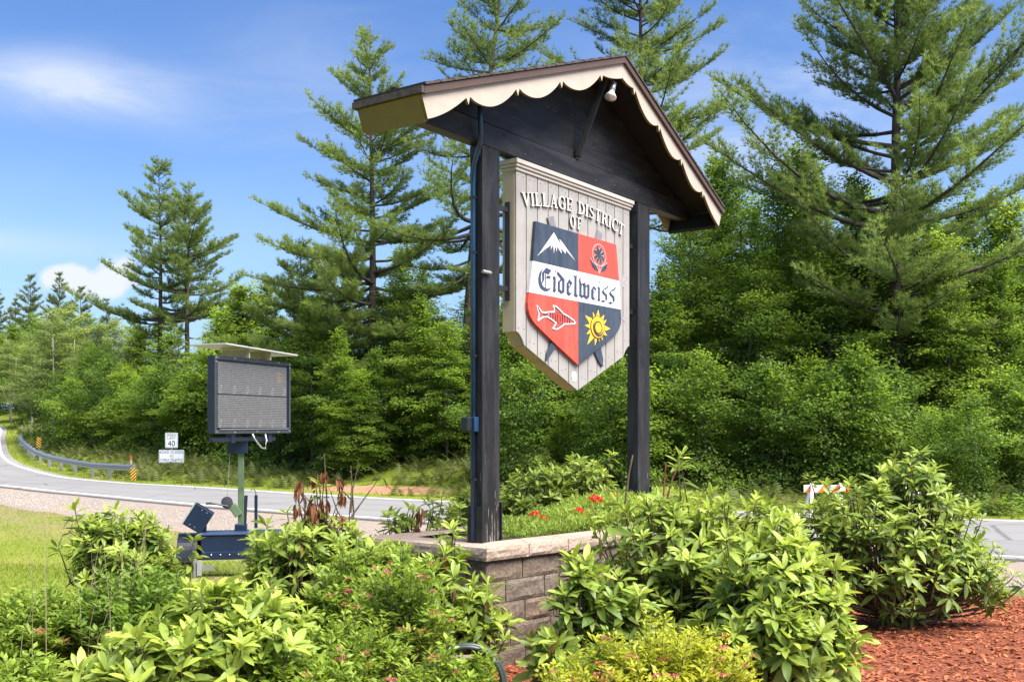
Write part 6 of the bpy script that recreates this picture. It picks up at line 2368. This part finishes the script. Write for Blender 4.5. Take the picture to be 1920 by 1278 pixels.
def spirea(label, x, y, rx, ry, h, seed, n_stem, mat, leaf=0.045, heads=8, head_mat='pink_petal', bronze=0, per_stem=70, lean=0.45, wild=0.0):
    r = np.random.default_rng(seed)
    g = gz(x, y)
    root = empty('spirea', (x, y, g), 0, label, 'shrub')
    m = MB()
    P, D, Sz, To = [], [], [], []
    tips = []
    for i in range(n_stem):
        a, q = r.uniform(0, 6.28), math.sqrt(r.random())
        tx, ty = math.cos(a) * q * rx, math.sin(a) * q * ry
        hz = h * (1 - 0.35 * q * q) * r.uniform(0.72, 1.1)
        b = np.array([tx * 0.35, ty * 0.35, 0])
        t = np.array([tx, ty, hz])
        md = b * 0.5 + t * 0.5 + np.array([tx * -0.12, ty * -0.12, 0.10 * h]) + r.normal(0, .02, 3)
        m.tube([tuple(b), tuple(md), tuple(t)], [0.004, 0.003, 0.0015], 4, cap=False)
        tips.append(t)
        k = per_stem
        s = 0.25 + 0.75 * r.random(k) ** 0.8
        pos = ((1 - s) ** 2)[:, None] * b + (2 * s * (1 - s))[:, None] * (md * 2 - b / 2 - t / 2) + (s ** 2)[:, None] * t
        ang_ = r.uniform(0, 6.28, k)
        rad = r.uniform(0, 0.055, k) * (1.15 - 0.6 * s)
        pos = pos + np.stack([np.cos(ang_) * rad, np.sin(ang_) * rad, r.normal(0, .012, k)], 1)
        P.append(pos)
        D.append(np.stack([np.cos(ang_), np.sin(ang_), r.uniform(0.0, 1.1, k)], 1))
        Sz.append(leaf * r.uniform(0.55, 1.2, k))
        To.append(np.clip(0.25 + 0.55 * s + r.normal(0, .16, k), 0, 1))
    m.build('stems', M['stem'], root)
    P, D, Sz, To = (np.concatenate(q) for q in (P, D, Sz, To))
    me = scatter('foliage', OVAL_V * np.array([1, 0.85, 1]), OVAL_F, frames(D, np.array([0, 0, 1.0]) + r.normal(0, .4, D.shape), Sz), P, To)
    o = link('foliage', me, M[mat], root)
    o['kind'] = 'stuff'
    tips.sort(key=lambda t: t[1])
    pick = tips[:max(heads + bronze, 1) * 2]
    rr = random.Random(seed)
    rr.shuffle(pick)
    for i, t in enumerate(pick[:heads + bronze]):
        flower_head(root, (t[0], t[1] - 0.01, t[2] + 0.012), rr.uniform(0.016, 0.030), M[head_mat] if i < heads else M['bronze_petal'], seed * 31 + i)
    return root


spirea('airy green spirea with pink flower heads below the corner of the stone wall', at(760, 6.0), 6.0, 0.36, 0.34, 0.98, 401, 95, 'spirea', 0.050, 9, 'pink_petal', 7)
spirea('thin stemmed spirea around the wooden hose post, dotted with pink flowers', at(850, 5.05), 5.05, 0.34, 0.20, 0.60, 402, 90, 'spirea', 0.046, 8, 'pink_petal', 5)
spirea('golden leaved spirea mound with fading bronze flower heads in front of the stone wall', at(1245, 5.15), 5.15, 0.54, 0.30, 0.70, 403, 170, 'golden', 0.042, 6, 'pink_petal', 16, 66)
spirea('small golden spirea tuft beside the hose post', at(1060, 5.0), 5.0, 0.26, 0.22, 0.50, 404, 60, 'golden', 0.042, 4, 'pink_petal', 6)
spirea('weedy green shrub with thin grass stalks at the lawn edge', at(75, 6.6), 6.6, 0.62, 0.45, 0.62, 405, 150, 'spirea', 0.052, 2, 'pink_petal', 2)
spirea('fresh green leafy undergrowth between the two left rhododendrons'.replace('two left', 'lawn side'), at(265, 6.5), 6.5, 0.52, 0.42, 0.74, 406, 150, 'weed', 0.056, 1, 'pink_petal', 0)
spirea('tangled green spirea with single pink blooms at the foot of the large rosettes', at(560, 5.15), 5.15, 0.40, 0.26, 0.52, 407, 95, 'spirea', 0.052, 4, 'pink_petal', 3)
spirea('low green weeds filling the bottom corner by the lawn', at(60, 5.2), 5.2, 0.38, 0.34, 0.50, 408, 90, 'spirea', 0.050, 1, 'pink_petal', 1)
spirea('pink flowered spirea squeezed between rhododendron and wall', at(660, 6.7), 6.7, 0.34, 0.30, 0.90, 409, 80, 'spirea', 0.052, 4, 'pink_petal', 4)
spirea('loose green spirea between the large rosettes and the pink flowered spirea', at(655, 5.6), 5.6, 0.34, 0.26, 0.66, 410, 80, 'spirea', 0.050, 3, 'pink_petal', 3)
spirea('green spirea with bronze tips in front of the golden mound', at(1150, 5.3), 5.3, 0.30, 0.22, 0.62, 411, 60, 'spirea', 0.046, 3, 'pink_petal', 6)
# dry grass stalks standing over the weedy shrub
st = MB()
sr = random.Random(3)
for i in range(26):
    x0, y0 = at(sr.uniform(10, 250), 6.2) + sr.uniform(-.1, .1), sr.uniform(5.8, 7.2)
    g = gz(x0, y0)
    h = sr.uniform(0.6, 1.15)
    dx, dy = sr.uniform(-0.16, 0.16), sr.uniform(-0.1, 0.1)
    st.tube([(x0, y0, g), (x0 + dx * 0.3, y0 + dy * 0.3, g + h * 0.6), (x0 + dx, y0 + dy, g + h)], [0.0028, 0.0022, 0.0012], 4)
tag(st.build('dry_stalks', plain('dry_stalk', (0.24, 0.20, 0.11), 0.8), None), 'dry thin grass stalks standing over the weedy shrub', 'grass', kind='stuff')

# ---- planting inside the stone bed
Ib = offset_poly(BED, -0.27)


def in_bed(n, rs_):
    s, t = rs_.random(n), rs_.random(n)
    a = np.array([list(p) for p in Ib])
    lo = a[0] * (1 - s)[:, None] + a[1] * s[:, None]
    hi = a[3] * (1 - s)[:, None] + a[2] * s[:, None]
    return lo * (1 - t)[:, None] + hi * t[:, None], s, t


cr = np.random.default_rng(55)
p2, s, t = in_bed(24000, cr)
dens_ok = (s > 0.16) & (cr.random(len(s)) < 0.35 + 0.65 * np.clip((s - 0.16) * 3, 0, 1))
p2, s = p2[dens_ok], s[dens_ok]
n = len(p2)
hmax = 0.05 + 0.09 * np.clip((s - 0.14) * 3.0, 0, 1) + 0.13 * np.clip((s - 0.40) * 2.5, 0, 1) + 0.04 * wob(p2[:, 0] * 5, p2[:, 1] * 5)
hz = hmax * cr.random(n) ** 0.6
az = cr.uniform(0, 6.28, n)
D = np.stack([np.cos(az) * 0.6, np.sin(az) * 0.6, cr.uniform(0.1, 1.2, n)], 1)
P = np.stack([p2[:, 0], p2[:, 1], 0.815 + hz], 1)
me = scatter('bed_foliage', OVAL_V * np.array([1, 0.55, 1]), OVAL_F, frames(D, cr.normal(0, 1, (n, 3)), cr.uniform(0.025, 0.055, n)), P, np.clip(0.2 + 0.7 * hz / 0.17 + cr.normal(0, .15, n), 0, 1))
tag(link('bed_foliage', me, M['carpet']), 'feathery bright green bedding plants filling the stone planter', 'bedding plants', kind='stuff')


def geranium(label, px, py, Y, head_r, n_leaf, seed, h=0.2, second=None):
    r = np.random.default_rng(seed)
    x = at(px, Y)
    zt = px_z(py, Y) + 0.045
    e = empty('geranium', (x, Y, 0.82), 0, label, 'flower')
    hz_ = zt - 0.82
    MB().tube([(0, 0, 0), (0.01, 0, hz_ * 0.6), (0, 0, hz_)], 0.003, 5).build('stem', M['carpet'], e)

    def umbel(loc, rad, sd2):
        rr = np.random.default_rng(sd2)
        m_ = 60
        d = unit(rr.normal(0, 1, (m_, 3)))
        d[:, 2] = np.abs(d[:, 2]) * 0.8
        me_ = scatter('flower_head', LEAF_V, LEAF_F, frames(np.cross(d, rr.normal(0, 1, (m_, 3))), d, np.full(m_, 0.42)), d * rr.uniform(.6, 1.0, (m_, 1)), np.clip(rr.normal(.5, .3, m_), 0, 1))
        o = link('flower_head', me_, M['red_petal'], e)
        o.matrix_basis = Matrix.Translation(loc) @ Matrix.Diagonal((rad, rad, rad * 0.85, 1))
    umbel((0, 0, hz_), head_r, seed)
    if second:
        umbel((second[0], 0, hz_ + second[1]), head_r * 0.7, seed + 1)
        MB().tube([(0, 0, 0), (second[0], 0, hz_ + second[1])], 0.003, 5).build('stem', M['carpet'], e)
    if n_leaf:
        az_ = r.uniform(0, 6.28, n_leaf)
        q = np.sqrt(r.random(n_leaf)) * 0.13
        Pp = np.stack([np.cos(az_) * q + 0.05, np.sin(az_) * q, r.uniform(0.03, max(0.06, hz_ - 0.04), n_leaf)], 1)
        Dd = np.stack([np.cos(az_), np.sin(az_), r.uniform(-.2, .3, n_leaf)], 1)
        fan = np.array([(0, 0, 0)] + [(0.5 + 0.5 * math.cos(t), 0.52 * math.sin(t), 0.06 * math.cos(3 * t)) for t in np.linspace(-2.6, 2.6, 9)], float)
        ff = np.array([(0, i, i + 1) for i in range(1, 9)])
        me_ = scatter('leaves', fan, ff, frames(Dd, np.array([0, 0, 1.0]) + r.normal(0, .3, Dd.shape), r.uniform(.045, .075, n_leaf)), Pp, np.clip(r.normal(.5, .2, n_leaf), 0, 1))
        o = link('foliage', me_, M['geranium'], e)
        o['kind'] = 'stuff'
    return e


geranium('red geranium with the largest round bloom over dark scalloped leaves', 1116, 947, 8.75, 0.070, 90, 501, second=None)
geranium('small red geranium bloom close to the second post', 1149, 940, 9.2, 0.044, 0, 502)
geranium('loose orange red geranium bloom low in the bed beside the dark leaves', 1086, 968, 8.5, 0.048, 0, 503, second=(0.05, -0.02))
geranium('twin red geranium blooms lying low near the first post'.replace('first post', 'post with the conduit'), 1003, 975, 8.3, 0.052, 0, 504, second=(0.07, -0.03))

# ---- wooden post with a coiled garden hose, and a small spotlight
hp = empty('hose_post', (at(868, 5.25), 5.25, 0), 0, 'short weathered wooden post half hidden among the spirea stems', 'post')
zt = px_z(1238, 5.25)
MB().box(-0.055, 0.055, -0.045, 0.045, -0.1, zt).build('timber', painted_wood('grey_weathered_wood', (0.17, 0.13, 0.085), 'z', 0.85, None, None, 0.6, 0.5, 0.15), hp, bevel=0.008)
MB().box(-0.07, 0.07, -0.055, 0.055, zt + 0.001, zt + 0.02).build('post_cap', painted_wood('grey_wood_cap', (0.20, 0.16, 0.11), 'x', 0.85, None, None, 0.5, 0.4, 0.15), hp, bevel=0.006)
HOSE = plain('black_green_hose', (0.035, 0.045, 0.042), 0.38, 0, 0.2, 8, 0, 0.5)
pts = []
for k in range(0, 150):
    t = k / 150 * 2 * math.pi * 3
    r1 = 0.175 + 0.012 * math.sin(t * 0.37) + 0.008 * (k / 50)
    pts.append((at(868, 5.25) + 0.03 + math.cos(t) * r1, 5.17 - 0.022 * (k // 50) - 0.022 * ((k % 50) / 50), zt - 0.105 + math.sin(t) * r1 * 1.12))
pts += [(pts[-1][0] + 0.05, 5.10, zt - 0.20), (pts[-1][0] + 0.13, 5.1, zt - 0.16), (pts[-1][0] + 0.17, 5.1, zt - 0.30), (pts[-1][0] + 0.15, 5.12, zt - 0.5)]
hz_o = MB().tube(pts, 0.012, 8).build('garden_hose', HOSE, None, smooth=True)
tag(hz_o, 'dark coiled garden hose hung on the wooden post among the spirea', 'hose')
sl = empty('garden_spotlight', (at(818, 6.45), 6.45, 0), R(20), 'small black garden spotlight with pale lens poking out in front of the wall', 'spotlight')
zs = px_z(1163, 6.45)
MB().tube([(0.03, 0, 0), (0.03, 0, zs - 0.03)], 0.008, 6).build('stake', M['iron'], sl)
Mx = Matrix.Translation((0.0, 0, zs)) @ Matrix.Rotation(R(-70), 4, 'Y')
MB().lathe([(0.012, -0.10), (0.024, -0.09), (0.026, 0.0), (0.036, 0.02), (0.036, 0.05), (0.030, 0.052)], 16, Mx).build('housing', plain('spot_black', (0.03, 0.03, 0.032), 0.4), sl, smooth=True)
MB().lathe([(0.029, 0.0525), (0.027, 0.075), (0.0, 0.082)], 16, Mx).build('lens', plain('spot_lens', (0.55, 0.54, 0.50), 0.3), sl, smooth=True)

# ---- mulch chips, gravel stones, one mass each
mr = np.random.default_rng(66)
n = 30000
mx_, my_ = mr.uniform(-0.9, 8.0, n), mr.uniform(5.4, 12.0, n)
k = (mx_ / my_ < 0.78) & (my_ < 11.5 + 0.2 * np.sin(mx_ * 3) - 0.65 * np.clip(1 - mx_, 0, 9)) & (mx_ / my_ > -0.14)
mx_, my_ = mx_[k], my_[k]
CH_V = np.array([(0, -0.12, 0), (0.5, -0.16, 0.05), (1, -0.08, 0), (1, 0.08, 0.02), (0.5, 0.16, 0.10), (0, 0.12, 0.02), (0.5, 0, -0.08)], float)
CH_F = np.array([(0, 1, 5), (1, 4, 5), (1, 2, 4), (2, 3, 4), (0, 6, 1), (1, 6, 2)])
az = mr.uniform(0, 6.28, len(mx_))
D = np.stack([np.cos(az), np.sin(az), mr.normal(0, .22, len(az))], 1)
P = np.stack([mx_, my_, ground_z(mx_, my_) + mr.uniform(0.002, 0.022, len(az))], 1)
me = scatter('mulch', CH_V, CH_F, frames(D, np.array([0, 0, 1.0]) + mr.normal(0, .35, D.shape), mr.uniform(0.022, 0.062, len(az))), P, np.clip(mr.normal(.5, .25, len(az)), 0, 1))
tag(link('mulch', me, M['mulch_chip']), 'red wood chip mulch spread under the shrubs', 'mulch', kind='stuff')
n = 8000
t = mr.uniform(0.15, 0.85, n)
ix = mr.integers(35, 78, n)
a, b = GE[ix], GE[np.minimum(ix + 1, len(GE) - 1)]
c, d = NE[ix], NE[np.minimum(ix + 1, len(NE) - 1)]
u = mr.random(n)
q = (a * (1 - u)[:, None] + b * u[:, None]) * (1 - t)[:, None] + (c * (1 - u)[:, None] + d * u[:, None]) * t[:, None]
ST_V = np.array([(1, 0, 0), (-1, 0, 0), (0, 1, 0), (0, -0.9, 0), (0.1, 0.1, 0.75), (0, 0, -0.6)], float)
ST_F = np.array([(0, 2, 4), (2, 1, 4), (1, 3, 4), (3, 0, 4), (2, 0, 5), (1, 2, 5), (3, 1, 5), (0, 3, 5)])
az = mr.uniform(0, 6.28, n)
P = np.stack([q[:, 0], q[:, 1], base_z(q[:, 1]) - 0.040], 1)
me = scatter('gravel', ST_V, ST_F, frames(np.stack([np.cos(az), np.sin(az), mr.normal(0, .1, n)], 1), np.array([0, 0, 1.0]) + mr.normal(0, .2, (n, 3)), mr.uniform(0.008, 0.026, n)), P, np.clip(mr.normal(.5, .3, n), 0, 1))
tag(link('gravel', me, leaf_mat('loose_stones', (0.20, 0.165, 0.14), (0.60, 0.54, 0.49), 0.0, 0.9, 0.15)), 'loose pinkish stones on the road shoulder', 'gravel', kind='stuff')

# a little litter on the mulch
lx_, ly_ = mr.uniform(1.2, 4.2, 60), mr.uniform(6.3, 9.6, 60)
az = mr.uniform(0, 6.28, 60)
D = np.stack([np.cos(az), np.sin(az), mr.normal(0, .1, 60)], 1)
me = scatter('leaf_litter', RH[1][0], RH_F, frames(D, np.array([0, 0, 1.0]) + mr.normal(0, .5, D.shape), mr.uniform(0.04, 0.09, 60)), np.stack([lx_, ly_, ground_z(lx_, ly_) + 0.03], 1), np.clip(mr.normal(.7, .3, 60), 0, 1))
tag(link('leaf_litter', me, M['dead_leaf']), 'fallen brown leaves scattered on the red mulch', 'leaves', kind='stuff')
